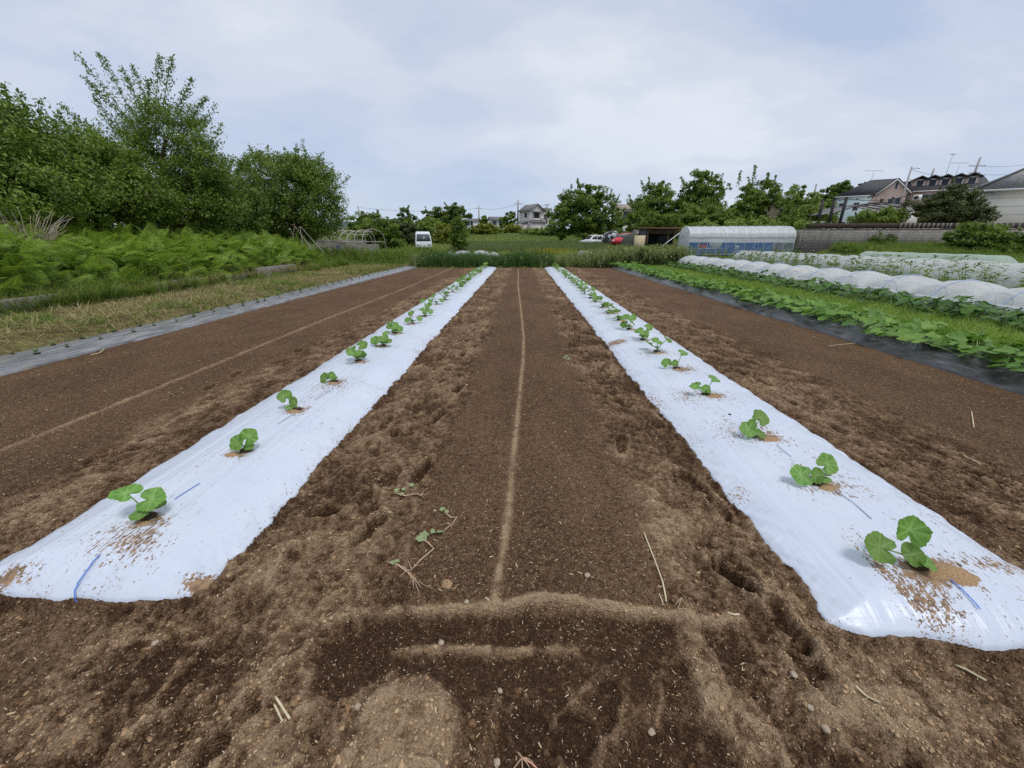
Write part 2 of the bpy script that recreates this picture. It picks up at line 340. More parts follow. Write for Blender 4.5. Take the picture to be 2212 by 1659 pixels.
def soil(x, y):
    """height and dryness of the tilled soil"""
    jit = .22*fbm(x*1.3, y*1.0, 4, 21)
    xj = x+jit
    tr = band(xj, -1.6, -.52, .1)+band(xj, .62, 1.6, .1)+band(xj, -3.0, -2.0, .2)+band(xj, 2.0, 3.25, .2)
    front = sst(1.22, 1.06, y+.1*fbm(x*3, y*3, 3, 22)); tr = np.clip(tr*(1-front*.3)+front*.40, 0, 1)
    lump = fbm(x*4.5, y*3.6, 4, 23); mid = fbm(x*14, y*11, 4, 24); fine = fbm(x*45, y*40, 3, 25); fin2 = fbm(x*120, y*110, 2, 28)
    rid = 1-np.abs(fbm(x*9+.7*mid, y*7, 3, 26))*4
    cl = worley(x*26, y*26, 27); cl2 = worley(x*60, y*55, 33)
    clod = np.clip(.5-cl, 0, .5)*sst(-.02, .14, fbm(x*3, y*3, 3, 29)+.09*tr)
    q = (lump+.35*mid)*11; ter = (np.floor(q)+sst(.30, .62, q-np.floor(q)))/11
    q2 = (fbm(x*11, y*8, 3, 39)+.25*fine)*9; ter2 = (np.floor(q2)+sst(.3, .6, q2-np.floor(q2)))/9
    rg = np.abs(fbm(x*30, y*26, 4, 40))
    z = .024*ter*(.06+tr)+.011*ter2*(.05+tr)+.030*lump*tr+.006*mid*(.12+tr)+.010*fine*(.35+tr)+.006*fin2*(.7+tr)+.008*clod*(.2+tr)+.007*np.clip(.45-cl2, 0, 1)*(.5+tr)-.010*rg*(.2+tr)
    z = z+.02*(band(x, -.55, .62, .12))*(1-front)-.05*front-.02*sst(.9, .55, y)
    d = .225+.15*tr+.50*(fbm(x*2.0, y*1.6, 5, 30))*(.35+.65*tr)+.35*mid*tr+(ter*.5+ter2*.45)*tr+.4*clod*(.3+tr)-.6*rg*tr+.5*fine*(.3+tr)
    # streaks left by dragged feet and hose, running roughly along the rows
    stre = fbm(x*6, y*1.1, 4, 34); d = d+.45*stre*(.25+.75*front*sst(.4, .9, np.abs(x)))
    # dragged soil across the near end
    def poly(P, wdt):
        D = np.full(x.shape, 9.0)
        for a, b in zip(P[:-1], P[1:]):
            ax, ay = a; bx, by = b[0]-ax, b[1]-ay
            t = np.clip(((x-ax)*bx+(y-ay)*by)/(bx*bx+by*by), 0, 1); D = np.minimum(D, np.hypot(x-ax-t*bx, y-ay-t*by))
        return np.exp(-(D/wdt)**2)
    def add_local(P, wdt, hgt, dd):
        nonlocal z, d
        k = poly(P, wdt*(1+.0)); rag = np.clip(1+1.3*fbm(x*22, y*22, 3, 35)+.5*fbm(x*6, y*6, 2, 36), .1, 2); z = z+hgt*k*np.clip(rag, .4, 1.5); d = d+dd*k*rag
    add_local(CR, .021, .012, .6)
    add_local([(-3.72, .5), (-3.66, 3), (-3.70, 7), (-3.62, 12), (-3.75, 22)], .032, .016, .5)
    near = y < 1.9
    if near.any():
        add_local(P2, .022, .024, .8); add_local(P3, .024, .018, .65)
        # the step down just on the camera side of the dragged ridge: damp dark soil
        d = d-.30*sst(1.14, 1.10, y)*sst(.80, .95, y)*band(x, -.75, .85, .1)
        for cx, cy, rx, ry, dd, hh in ((-.36, .74, .17, .17, .75, .05), (-.30, .60, .15, .06, .5, .05), (.50, .68, .2, .14, -.5, -.05), (.05, .72, .16, .16, -.45, -.03), (.42, .53, .12, .07, .55, .03), (.66, .98, .07, .2, .6, .02), (-.8, .78, .16, .2, .35, .02),
                                       (1.2, .82, .3, .1, .4, .02), (-.62, .93, .12, .1, -.5, -.02), (1.05, .7, .18, .1, -.4, -.03), (-1.3, .9, .3, .1, -.45, -.0), (-1.0, .52, .2, .12, .3, .02), (.9, .5, .2, .1, -.3, 0)):
            r = np.sqrt(((x-cx)/rx)**2+((y-cy)/ry)**2)+.5*fbm(x*9, y*9, 3, 37); k = sst(1.3, .6, r); z = z+hh*k; d = d+.72*dd*sst(.25, .75, k+.9*fbm(x*11, y*11, 4, 38))*np.clip(1+1.4*fbm(x*28, y*28, 3, 48), .2, 1.7)
    return z, d, tr
nc = 1240; yr = [.16]
while yr[-1] < 22.9: yr.append(yr[-1]+min(.06, .0048*max(1, (yr[-1]/1.15))**1.35))
yr = np.array(yr); nr = len(yr)
s = np.linspace(-1, 1, nc)
wl = np.minimum(5.85, 3.3+1.5*yr); wr = np.minimum(5.05, 3.3+1.5*yr)
X = np.where(s[None] < 0, s[None]*wl[:, None], s[None]*wr[:, None]); Y = np.repeat(yr[:, None], nc, 1)
Z, D, TR = soil(X, Y)
for fx, fy, a, L, Wd, dep in FOOT:
    r0, r1 = np.searchsorted(yr, [fy-.3, fy+.3])
    if r1 <= r0: continue
    x = X[r0:r1]-fx; y = Y[r0:r1]-fy
    u = (x*cos(a)-y*sin(a))/Wd; v = (x*sin(a)+y*cos(a))/L
    waist = 1-.22*np.exp(-((v+.15)/.3)**2)
    r = np.sqrt((u/waist)**2+v**2*1.0)+1.3*fbm(X[r0:r1]*9, Y[r0:r1]*9, 4, 61)
    k = sst(1.05, .7, r); rim = np.exp(-((r-1.22)/.2)**2)
    Z[r0:r1] += -dep*k+dep*.42*rim; D[r0:r1] += -(.05+dep*7)*k*np.clip(1+1.2*fbm(X[r0:r1]*11, Y[r0:r1]*11, 2, 62), .2, 2)+.22*rim
ES = []
for xc, hw, y0 in ((XL, HWL, Y0L), (XR, HWR, Y0R)):
    e, u = film_env(X, Y, xc, hw, y0)
    fz = film_z(X, Y, xc, hw, y0)
    rag = edge_rag(X, Y, u)
    t = sst(.155, .20, e+rag)                       # 1 under the film
    lip = sst(-.35, .05, e)*(1-t)
    lw = np.clip(lip*1.15, 0, 1); Z = Z*(1-lw)+lw*(np.maximum(fz, -.03)+.008+.30*Z+.012*fbm(X*20, Y*20, 3, 75))
    Z = Z*(1-t)+(fz-.06)*t
    D = D-.10*np.exp(-((e-.02)/.14)**2)*(.7+2*fbm(X*4, Y*4, 2, 73))
D = np.clip(D, 0, 1)
SOILZ = (yr, wl, wr, Z, D)
def soil_at(x, y):
    j = np.clip(np.searchsorted(yr, y), 0, nr-1); w_ = np.where(x < 0, wl[j], wr[j]); i = np.clip(((x/w_)+1)/2*(nc-1), 0, nc-1).round().astype(int)
    return Z[j, i]
I = np.arange(nr*nc).reshape(nr, nc)
Q = np.stack([I[:-1, :-1], I[:-1, 1:], I[1:, 1:], I[1:, :-1]], -1).reshape(-1, 4)
m, nt, nd = new_mat('tilled_soil')
at = nd('ShaderNodeAttribute', attribute_name='dry'); geo = nd('ShaderNodeNewGeometry'); PO = geo.outputs['Position']
nA = noise(nt, 38, 5, PO, .7); nB = noise(nt, 170, 4, PO, .7); nC = noise(nt, 480, 2, PO, .6)
f = math_(nt, 'ADD', at.outputs['Fac'], math_(nt, 'MULTIPLY', math_(nt, 'SUBTRACT', nA, .5), .65))
f = math_(nt, 'ADD', f, math_(nt, 'MULTIPLY', math_(nt, 'SUBTRACT', nB, .5), 1.0))
f = math_(nt, 'ADD', f, math_(nt, 'MULTIPLY', math_(nt, 'SUBTRACT', nC, .5), .8))
c = ramp(nt, f, [(-.0, (.054, .029, .0155)), (.22, (.134, .076, .041)), (.45, (.205, .131, .078)), (.7, (.315, .213, .130)), (1.0, (.45, .32, .20))])
# pale husk flecks mixed through the soil
ce = nd('ShaderNodeTexVoronoi', inp={'Vector': PO, 'Scale': 150.0}); cs_ = nd('ShaderNodeSeparateColor', inp={0: ce.outputs['Color']})
ce2 = nd('ShaderNodeTexVoronoi', inp={'Vector': PO, 'Scale': 62.0}); cs2 = nd('ShaderNodeSeparateColor', inp={0: ce2.outputs['Color']})
f = math_(nt, 'ADD', f, math_(nt, 'ADD', math_(nt, 'MULTIPLY', math_(nt, 'SUBTRACT', cs_.outputs[0], .5), .34), math_(nt, 'MULTIPLY', math_(nt, 'SUBTRACT', cs2.outputs[0], .5), .16)))
nt.links.new(f, [n for n in nt.nodes if n.bl_idname == 'ShaderNodeValToRGB'][-1].inputs[0])
vo = nd('ShaderNodeTexVoronoi', inp={'Vector': PO, 'Scale': 95.0}); vr = nd('ShaderNodeSeparateColor', inp={0: vo.outputs['Color']})
fl = math_(nt, 'MULTIPLY', math_(nt, 'LESS_THAN', vo.outputs['Distance'], .17), math_(nt, 'GREATER_THAN', vr.outputs[0], .9))
c = mixc(nt, math_(nt, 'MULTIPLY', fl, .75), c, (.42, .33, .22))
p = nd('ShaderNodeBsdfPrincipled', inp={'Base Color': c, 'Roughness': .95, 'Specular IOR Level': .12})
hB = math_(nt, 'ADD', math_(nt, 'ADD', math_(nt, 'MULTIPLY', nA, .5), math_(nt, 'ADD', math_(nt, 'MULTIPLY', ce.outputs['Distance'], -.35), math_(nt, 'MULTIPLY', ce2.outputs['Distance'], -.55))), math_(nt, 'ADD', math_(nt, 'MULTIPLY', nB, .45), math_(nt, 'MULTIPLY', nC, .15)))
b = nd('ShaderNodeBump', inp={'Strength': 1.0, 'Distance': .022, 'Height': hB}); nt.links.new(b.outputs[0], p.inputs['Normal']); out(nt, p.outputs[0])
tag(link_mesh('soil', np.stack([X, Y, Z], -1).reshape(-1, 3), [Q], m, smooth=True, attrs={'dry': D.ravel()}), kind='structure')
M_SOILBIT = m
# ================================================================== white mulch films
SEED_L = [1.54, 2.20, 2.87, 3.55, 4.25]; SEED_R = [1.31, 1.92, 2.50, 3.28, 4.04, 4.70]
while SEED_L[-1] < 20.8: SEED_L.append(SEED_L[-1]+rng.uniform(.66, .74))
while SEED_R[-1] < 20.8: SEED_R.append(SEED_R[-1]+rng.uniform(.66, .74))
STAIN = {XL: [(*atZ(300, 1165, .1)[:2], .16, .10, .8), (*atZ(430, 1240, .08)[:2], .07, .05, 2.2), (*atZ(15, 1225, .09)[:2], .09, .05, 1.6)],
         XR: [(*atZ(1915, 1235, .1)[:2], .04, .22, .9), (*atZ(2040, 1300, .1)[:2], .07, .12, 1.1), (*atZ(2010, 1228, .1)[:2], .11, .07, 1.6), (*atZ(2150, 1210, .1)[:2], .14, .05, 1.1), (*atZ(1610, 1045, .1)[:2], .07, .08, 1.2), (*atZ(1330, 740, .05)[:2], .12, .14, 1.8), (*atZ(1460, 855, .1)[:2], .3, .2, .5)]}
m, nt, nd = new_mat('white_mulch_plastic')
at = nd('ShaderNodeAttribute', attribute_name='dirt'); geo = nd('ShaderNodeNewGeometry'); PO = geo.outputs['Position']
mp = nd('ShaderNodeMapping', inp={0: PO, 'Scale': (1, .45, 1)})
sA = noise(nt, 75, 3, mp.outputs[0], .6); sB = noise(nt, 150, 2, PO, .5); sC = noise(nt, 9, 4, mp.outputs[0], .6)
fk = math_(nt, 'ADD', math_(nt, 'MULTIPLY', sA, .65), math_(nt, 'MULTIPLY', sB, .35))
fk = math_(nt, 'ADD', fk, math_(nt, 'MULTIPLY', sC, .25))
fk = math_(nt, 'ADD', fk, math_(nt, 'MULTIPLY', at.outputs['Fac'], .30))
k = ramp(nt, fk, [(.83, (0, 0, 0)), (.865, (1, 1, 1))])
mud = ramp(nt, noise(nt, 40, 2, PO), [(.35, (.13, .082, .048)), (.65, (.30, .195, .112))])
base = ramp(nt, noise(nt, 2.2, 5, PO, .6), [(.3, (.495, .555, .662)), (.7, (.555, .612, .708))])
haze_ = math_(nt, 'MULTIPLY', math_(nt, 'MULTIPLY', at.outputs['Fac'], .16), noise(nt, 26, 4, mp.outputs[0], .7), clamp=True)
base = mixc(nt, haze_, base, (.45, .35, .26))
c = mixc(nt, k, base, mud)
p = nd('ShaderNodeBsdfPrincipled', inp={'Base Color': c, 'Roughness': math_(nt, 'ADD', math_(nt, 'MULTIPLY', k, .55), .33), 'Specular IOR Level': .5})
wv = nd('ShaderNodeMapping', inp={0: PO, 'Scale': (42, 1.3, 1)}); wn = noise(nt, 1.0, 4, wv.outputs[0], .6)
wv2 = nd('ShaderNodeMapping', inp={0: PO, 'Scale': (9, 26, 1), 'Rotation': (0, 0, .35)}); wn2 = noise(nt, 1.0, 3, wv2.outputs[0], .5)
hh = math_(nt, 'ADD', math_(nt, 'MULTIPLY', wn, .7), math_(nt, 'MULTIPLY', wn2, .35))
b = nd('ShaderNodeBump', inp={'Strength': .65, 'Distance': .010, 'Height': hh}); nt.links.new(b.outputs[0], p.inputs['Normal']); out(nt, p.outputs[0])
M_WHITE = m
M_BLUE = pmat('blue_print', (.06, .17, .55), .4, .1); M_GREYLINE = pmat('grey_print', (.30, .36, .48), .4, .1)
def white_film(xc, hw, y0, seeds, label):
    nu = 150; yv = [y0-.16]
    while yv[-1] < YEND+.1: yv.append(yv[-1]+min(.05, .009*max(1, yv[-1]/1.5)))
    yv = np.array(yv); u = np.linspace(-1.12, 1.12, nu)
    X, Y = np.meshgrid(xc+u*hw, yv)
    Z = film_z(X, Y, xc, hw, y0)
    U = np.abs(X-xc)/hw; side = np.sign(X-xc)
    lon = fbm(X*22+.15*Y, Y*.55, 4, 81)*.007*(.6+.6*sst(.3, .9, U))+fbm(X*55, Y*.9, 2, 85)*.004
    ple = fbm(X*2+U*1.5, Y*13+side*U*9, 3, 82)*.026*sst(.62, .95, U)+fbm(X*4, Y*34+U*10, 3, 83)*.011*sst(.72, .97, U)
    end = fbm(X*16, Y*3, 3, 84)*.016*sst(y0+.34, y0+.12, Y)*.7
    e_, u_ = film_env(X, Y, xc, hw, y0); g_ = e_+edge_rag(X, Y, u_)
    Z = Z+(lon+ple+end)*sst(.05, .4, g_)-.05*sst(.165, .10, g_)
    dirt = .25+.6*fbm(X*2.2, Y*1.2, 4, 86)+.18*sst(.75, 1, U)
    for sy in seeds:
        dirt = dirt+.62*np.exp(-(((X-xc-.02)/.075)**2+((Y-sy+.02)/.06)**2))+.28*np.exp(-(((X-xc)/.26)**2+((Y-sy)/.2)**2))
    for sx, syy, rx, ry, a in STAIN[xc]: dirt = dirt+.52*a*np.exp(-(((X-sx)/rx)**2+((Y-syy)/ry)**2))*(1+1.0*fbm(X*14, Y*6, 3, 88))
    dirt = np.clip(dirt, 0, 1.6)
    n, mm = X.shape; I = np.arange(n*mm).reshape(n, mm)
    Q = np.stack([I[:-1, :-1], I[:-1, 1:], I[1:, 1:], I[1:, :-1]], -1).reshape(-1, 4)
    o = link_mesh('mulch_film', np.stack([X, Y, Z], -1).reshape(-1, 3), [Q], M_WHITE, smooth=True, attrs={'dirt': dirt.ravel()})
    tag(o, label, 'mulch film', 'white mulch films')
    def zat(x, y):
        i = np.clip(np.searchsorted(yv, y), 0, len(yv)-1); j = np.clip(((x-xc)/hw+1.12)/2.24*(nu-1), 0, nu-1).round().astype(int); return Z[i, j]
    return o, zat
filmL, zL = white_film(XL, HWL, Y0L, SEED_L, 'long white mulch film with one brown soil smear on its near right corner, left bed')
filmR, zR = white_film(XR, HWR, Y0R, SEED_R, 'long white mulch film streaked with brown soil at its near end, right bed')
def dashes(film, zat, segs, mat, wd=.0032):
    for P in segs:
        mb = MB(); A = [atZ(px, py, .095) for px, py in P]; pts = []
        for a, b in zip(A[:-1], A[1:]):
            for t in np.linspace(0, 1, 14): pts.append(a+(b-a)*t)
        L = []; R = []
        for q in pts:
            z = max(float(zat(np.array(q[0]+dx), np.array(q[1]+dy))) for dx in (-.008, 0, .008) for dy in (-.01, 0, .01))+.004
            L.append((q[0]-wd, q[1], z)); R.append((q[0]+wd, q[1], z))
        k = len(pts); mb.add(L+R, [[[i, k+i, k+i+1, i+1] for i in range(k-1)]]); mb.build('guide_line', mat, film)
dashes(filmL, zL, [[(133, 1291), (150, 1248), (215, 1195)], [(377, 1078), (432, 1043)]], M_BLUE)
dashes(filmR, zR, [[(2122, 1308), (2075, 1270), (2030, 1237)]], M_BLUE)
dashes(filmR, zR, [[(1884, 1120), (1845, 1085), (1792, 1048)], [(1710, 985), (1680, 962)]], M_GREYLINE, .003)
dashes(filmL, zL, [[(600, 915), (640, 890)], [(680, 862), (715, 842)]], M_GREYLINE, .003)
# ------------------------------------------------------------------ seedlings
m, nt, nd = new_mat('squash_leaf')
at = nd('ShaderNodeAttribute', attribute_name='vein'); oi = nd('ShaderNodeObjectInfo')
c = ramp(nt, noise(nt, 30, 4), [(.3, (.085, .195, .034)), (.7, (.165, .32, .062))])
c = mixc(nt, math_(nt, 'MULTIPLY', at.outputs['Fac'], .7), c, (.34, .50, .19))
hs = nd('ShaderNodeHueSaturation', inp={'Hue': math_(nt, 'ADD', .492, math_(nt, 'MULTIPLY', oi.outputs['Random'], .018)), 'Value': math_(nt, 'ADD', .85, math_(nt, 'MULTIPLY', oi.outputs['Random'], .4)), 'Color': c})
p = nd('ShaderNodeBsdfPrincipled', inp={'Base Color': hs.outputs[0], 'Roughness': .5, 'Specular IOR Level': .35})
b = nd('ShaderNodeBump', inp={'Strength': .6, 'Distance': .003, 'Height': math_(nt, 'SUBTRACT', noise(nt, 90, 3), at.outputs['Fac'])}); nt.links.new(b.outputs[0], p.inputs['Normal'])
t = nd('ShaderNodeBsdfTranslucent', inp={'Color': mixc(nt, .5, hs.outputs[0], (.30, .48, .05))})
x = nd('ShaderNodeMixShader', inp={0: .38, 1: p.outputs[0], 2: t.outputs[0]}); out(nt, x.outputs[0]); M_LEAF = m
M_HOLE = pmat('damp_soil', (.05, .03, .018), .95, .35, 80)
M_STEM = pmat('squash_stem', (.20, .30, .09), .5, .2, 30)
def leaf_shape(nt_=44, nr_=7, seed=0, cup=.12, lob=.05, fold=0.0, notch=.62, elong=1.0):
    """heart-round squash leaf of unit radius; stalk joins at the origin side (-Y), blade towards +Y"""
    th = np.linspace(-pi, pi, nt_, endpoint=False)+pi/nt_      # 0 = towards tip (+Y)
    r = 1-notch*np.exp(-((pi-np.abs(th))/.30)**2)+lob*np.cos(5*th)+.034*np.cos(19*th+seed)+.015*np.cos(11*th)+.03*np.sin(2*th+seed)
    V = [(0, 0, 0)]; A = [1.0]
    veins = np.array([0, .75, -.75, 1.5, -1.5, 2.3, -2.3])
    for k in range(1, nr_+1):
        q = k/nr_
        for i in range(nt_):
            rr = r[i]*q; x = rr*sin(th[i]); y = rr*cos(th[i])*elong
            z = cup*(q**2)*(.6+.6*cos(2*th[i]+seed))+.045*q*cos(5*th[i]+seed)+.03*q*q*sin(9*th[i]+seed*2)+fold*abs(x)
            V.append((x, y, z)); dv = np.min(np.abs(th[i]-veins))
            A.append(exp_(-(dv*q/.055)**2)*(1-.5*q))
    F3 = [[0, 1+(i+1) % nt_, 1+i] for i in range(nt_)]
    F4 = [[1+(k-1)*nt_+i, 1+(k-1)*nt_+(i+1) % nt_, 1+k*nt_+(i+1) % nt_, 1+k*nt_+i] for k in range(1, nr_) for i in range(nt_)]
    return np.array(V), [np.array(F3)[:, ::-1], np.array(F4)[:, ::-1]], np.array(A)
def exp_(v): return math.exp(v)
def orient(V, size, c, nrm, tipdir):
    n = np.array(nrm, float); n /= np.linalg.norm(n); t = np.array(tipdir, float); t = t-n*np.dot(t, n); t /= np.linalg.norm(t)+1e-9
    x = np.cross(t, n); return np.array(c)+size*(V[:, :1]*x+V[:, 1:2]*t+V[:, 2:]*n)
def petiole(mb, a, b, r0=.0045, r1=.003, sag=.25):
    a = np.array(a, float); b = np.array(b, float); mid = (a+b)/2; mid[:2] = a[:2]+(b[:2]-a[:2])*(.5-sag*.5); mid[2] = a[2]+(b[2]-a[2])*(.5+sag*.4)
    pts = [(1-t)**2*a+2*t*(1-t)*mid+t*t*b for t in np.linspace(0, 1, 7)]
    mb.tube(pts, np.linspace(r0, r1, 7), 6)
def seedling(label, x, y, z, leaves, scale=1.0):
    """leaves: (dx,dy,dz, radius, normal, tip direction, kw)"""
    root = thing('squash_seedling', label, 'seedling', (x, y, z), 0, 'squash seedlings on the white films')
    mb = MB(); top = np.array([.0, 0, .028])
    mb.tube([(0, 0, -.04), (.002, .001, 0), top], [.006, .0055, .005], 7)
    for i, (dx, dy, dz, r, nrm, tip, kw) in enumerate(leaves):
        n = np.array(nrm, float)/np.linalg.norm(nrm); t = np.array(tip, float); t = t-n*np.dot(t, n); t /= np.linalg.norm(t)
        j = np.array([dx, dy, dz])-t*r*.35                      # where the stalk joins
        petiole(mb, top, j)
        V, F, A = leaf_shape(seed=i*1.7+x*3+y, **kw); r = r*.92
        link_mesh('leaf', orient(V, r, j, n, t), F, M_LEAF, root, True, {'vein': A})
    mb.build('stem', M_STEM, root, True)
    hb = MB(); V, F = rough_ball(.034, 2, .3, int(abs(x*50+y*10)), (1.15, .9, .28)); hb.add(V+np.array([0, 0, .008]), [F]); hb.build('planting_hole', M_HOLE, root, True)
    return root
COT = dict(notch=.1, lob=.0, elong=1.35, cup=.15)
NEAR_L = [
 [(-.105, .02, .135, .068, (.15, -.1, 1), (-1, .2, .1), dict(cup=.2)), (.055, .02, .095, .066, (.25, -.55, .9), (1, .1, .2), {}), (-.005, -.04, .045, .036, (0, -.4, 1), (-.8, -.5, 0), COT), (.05, .03, .055, .034, (0, -.2, 1), (1, .3, 0), COT)],
 [(.035, .04, .105, .062, (.35, -.75, .5), (.6, .3, .7), {}), (-.035, -.03, .062, .062, (-.2, -.7, .6), (-.5, -.5, -.3), {}), (.04, .0, .03, .03, (0, -.3, 1), (1, 0, .1), COT)],
 [(-.11, .03, .125, .062, (.3, -.75, .6), (-.4, .1, .8), {}), (-.03, .01, .08, .035, (.7, -.6, .3), (0, .1, 1), COT), (-.06, -.02, .03, .034, (0, -.3, 1), (-1, 0, 0), COT)],
 [(-.10, -.02, .05, .058, (-.3, -.8, .5), (-.7, 0, .2), {}), (-.02, .0, .075, .05, (.1, -.8, .5), (.2, 0, 1), {}), (.0, .02, .03, .03, (0, -.3, 1), (1, 0, 0), COT)],
]
NEAR_R = [
 [(-.185, .03, .085, .068, (-.1, -.75, .75), (-1, .15, .45), {}), (-.03, .06, .165, .062, (-.35, -.75, .5), (.25, .2, 1), dict(fold=.55, elong=1.1)), (-.045, .01, .075, .042, (-.2, -.7, .6), (-.3, .1, 1), COT), (.0, -.03, .04, .036, (.2, -.2, 1), (-.2, -.9, .1), COT)],
 [(-.12, .0, .06, .066, (-.1, -.7, .75), (-1, 0, .25), {}), (.085, .05, .115, .068, (.05, -.75, .7), (.9, .2, .6), {}), (-.01, .0, .07, .04, (0, -.85, .45), (0, .1, 1), COT), (.05, .0, .03, .03, (0, -.3, 1), (1, 0, .1), COT)],
 [(-.075, -.03, .06, .066, (-.1, -.7, .75), (-1, -.3, .1), {}), (.075, .06, .13, .068, (.1, -.7, .75), (.6, .2, .7), {}), (-.01, .02, .09, .034, (0, -.8, .5), (-.1, .1, 1), COT), (.03, -.05, .03, .036, (.1, -.5, .9), (.3, -.8, -.2), COT)],
 [(-.12, .0, .075, .058, (-.3, -.3, 1), (-1, .1, .3), dict(cup=.2)), (.09, .04, .13, .06, (.2, -.3, 1), (1, .1, .25), dict(cup=.2)), (-.01, .0, .07, .045, (0, -.8, .5), (0, 0, 1), {}), (.02, 0, .03, .03, (0, -.3, 1), (1, .2, 0), COT)],
 [(-.13, .0, .08, .058, (-.4, -.7, .5), (-.5, 0, .8), {}), (.08, .05, .16, .06, (.1, -.35, .9), (1, .1, .2), dict(cup=.2)), (-.03, .0, .075, .045, (.2, -.8, .4), (0, 0, 1), {})],
]
ORD = ['nearest', 'second', 'third', 'fourth', 'fifth', 'sixth', 'seventh', 'eighth', 'ninth', 'tenth', 'eleventh', 'twelfth', 'thirteenth', 'fourteenth', 'fifteenth', 'sixteenth', 'seventeenth', 'eighteenth', 'nineteenth', 'twentieth'] + ['twenty-%s' % q for q in ('first', 'second', 'third', 'fourth', 'fifth', 'sixth', 'seventh', 'eighth', 'ninth')] + ['thirtieth', 'thirty-first', 'thirty-second']
LOOKS = {('left', 0): 'seedling with broad flat leaves', ('left', 1): 'seedling with heart-shaped leaves', ('left', 2): 'seedling leaning left', ('left', 3): 'low small-leaved seedling',
         ('right', 0): 'tall seedling with one folded upright leaf', ('right', 1): 'seedling with two round leaves spread in a V', ('right', 2): 'seedling with two scalloped leaves', ('right', 3): 'seedling with two leaves spread like wings', ('right', 4): 'long-stalked seedling with one high flat leaf'}
def rand_leaves(n):
    L = []; a0 = rng.uniform(0, 2*pi)
    for k in range(n):
        a = a0+k*2.4+rng.normal(0, .3); d = rng.uniform(.05, .13); h = rng.uniform(.05, .17)
        L.append((d*cos(a), d*sin(a), h, rng.uniform(.05, .068), (cos(a)*.3+rng.normal(0, .25), sin(a)*.2-.55+rng.normal(0, .2), .75), (cos(a), sin(a), rng.uniform(.1, .7)), dict(nt_=30, nr_=4)))
    L.append((.02, -.01, .04, .03, (0, -.3, 1), (.8, .3, .1), dict(nt_=20, nr_=3, **COT))); L.append((-.03, .01, .05, .03, (0, -.3, 1), (-.8, .2, .2), dict(nt_=20, nr_=3, **COT)))
    return L
protos = []
for side, xc, ys_, zf, near in (('left', XL, SEED_L, zL, NEAR_L), ('right', XR, SEED_R, zR, NEAR_R)):
    for i, y in enumerate(ys_):
        x = xc+(-.045 if side == 'right' else .0)+rng.normal(0, .025); z = float(zf(np.array(x), np.array(y)))
        last = i == len(ys_)-1
        place = 'farthest squash seedling on the %s white film, at the weedy end' % side if last else '%s squash seedling from the near end of the %s white film' % (ORD[i], side) if i else 'nearest squash seedling on the %s white film' % side
        lab = place
        if (side, i) in LOOKS: lab = LOOKS[(side, i)].replace('seedling', 'squash seedling')+', %s on the %s white film' % (ORD[i], side)
        if i < len(near): seedling(lab, x, y, z, near[i])
        elif len(protos) < 7: o_ = seedling(lab, x, y, z, rand_leaves(int(rng.integers(3, 6)))); o_.scale = (1.12,)*3; protos.append(o_)
        else:
            c = copy_tree(protos[int(rng.integers(0, 7))]); c.location = (x, y, z); c.rotation_euler = (0, 0, rng.uniform(0, 6.28)); s_ = rng.uniform(1.0, 1.35); c.scale = (s_,)*3; tag(c, lab)
# sandy heaps where each seedling was planted
m, nt, nd = new_mat('spilled_soil')
c = ramp(nt, noise(nt, 160, 4, None, .7), [(.3, (.14, .085, .045)), (.5, (.30, .19, .10)), (.7, (.46, .32, .18))])
p = nd('ShaderNodeBsdfPrincipled', inp={'Base Color': c, 'Roughness': .95}); out(nt, p.outputs[0]); M_SPILL = m
mb = MB()
for xc, ys_, zf in ((XL, SEED_L, zL), (XR, SEED_R, zR)):
    for i, y in enumerate(ys_):
        off = (.07, -.03) if xc > 0 and i == 0 else (.0, -.045)
        big = 1.25 if (xc > 0 and i == 0) else (.45 if i == 0 else rng.uniform(.55, 1))
        cx, cy = xc+off[0]+rng.normal(0, .015), y+off[1]; n = 26; k = 7; rx, ry = .075*big, .045*big
        V = []; F = []
        for a in range(k+1):
            for b in range(n):
                t = 2*pi*b/n; q = a/k; rr = 1+.9*float(fbm(np.array(cos(t)*2.1+i*5), np.array(sin(t)*2.1+xc), 3, 91)); x = cx+rx*q*cos(t)*rr; yy = cy+ry*q*sin(t)*rr
                V.append((x, yy, float(zf(np.array(x), np.array(yy)))+.016*big*(1-q**2)+.010*float(fbm(np.array(x*60), np.array(yy*60), 2, 92))*(1-q)-.004*q+.003))
        for a in range(k):
            for b in range(n): F.append((a*n+b, (a+1)*n+b, (a+1)*n+(b+1) % n, a*n+(b+1) % n))
        mb.add(V, [F])
tag(mb.build('spilled_soil', M_SPILL, None, True), 'sandy brown soil heaped in the planting holes of both white films', 'soil', kind='stuff')

# ------------------------------------------------------------------ crumbs, husks and stones on the soil
def film_free(x, y):
    ok = np.ones(len(x), bool)
    for xc, hw, y0 in ((XL, HWL, Y0L), (XR, HWR, Y0R)):
        e, u = film_env(x, y, xc, hw, y0); ok &= e < .06
    return ok
def spread(n, y0, y1, p=1.6, xl=None):
    y = y0+(y1-y0)*rng.random(n)**p; x = (rng.random(n)*2-1)*np.minimum(5.6, 1.3+1.45*y); ok = film_free(x, y) & (x < 4.7) & (x > -5.6)
    return x[ok], y[ok]
CT = []
for k in range(8):
    V, F = rough_ball(1.0, 1 if k < 6 else 2, .45, k+3, (1, rng.uniform(.7, 1), rng.uniform(.55, .8))); CT.append((V, [F]))
m, nt, nd = new_mat('soil_crumb')
geo = nd('ShaderNodeNewGeometry'); at = nd('ShaderNodeAttribute', attribute_name='tint')
f = math_(nt, 'ADD', at.outputs['Fac'], math_(nt, 'MULTIPLY', math_(nt, 'SUBTRACT', noise(nt, 190, 3, geo.outputs['Position']), .5), .7))
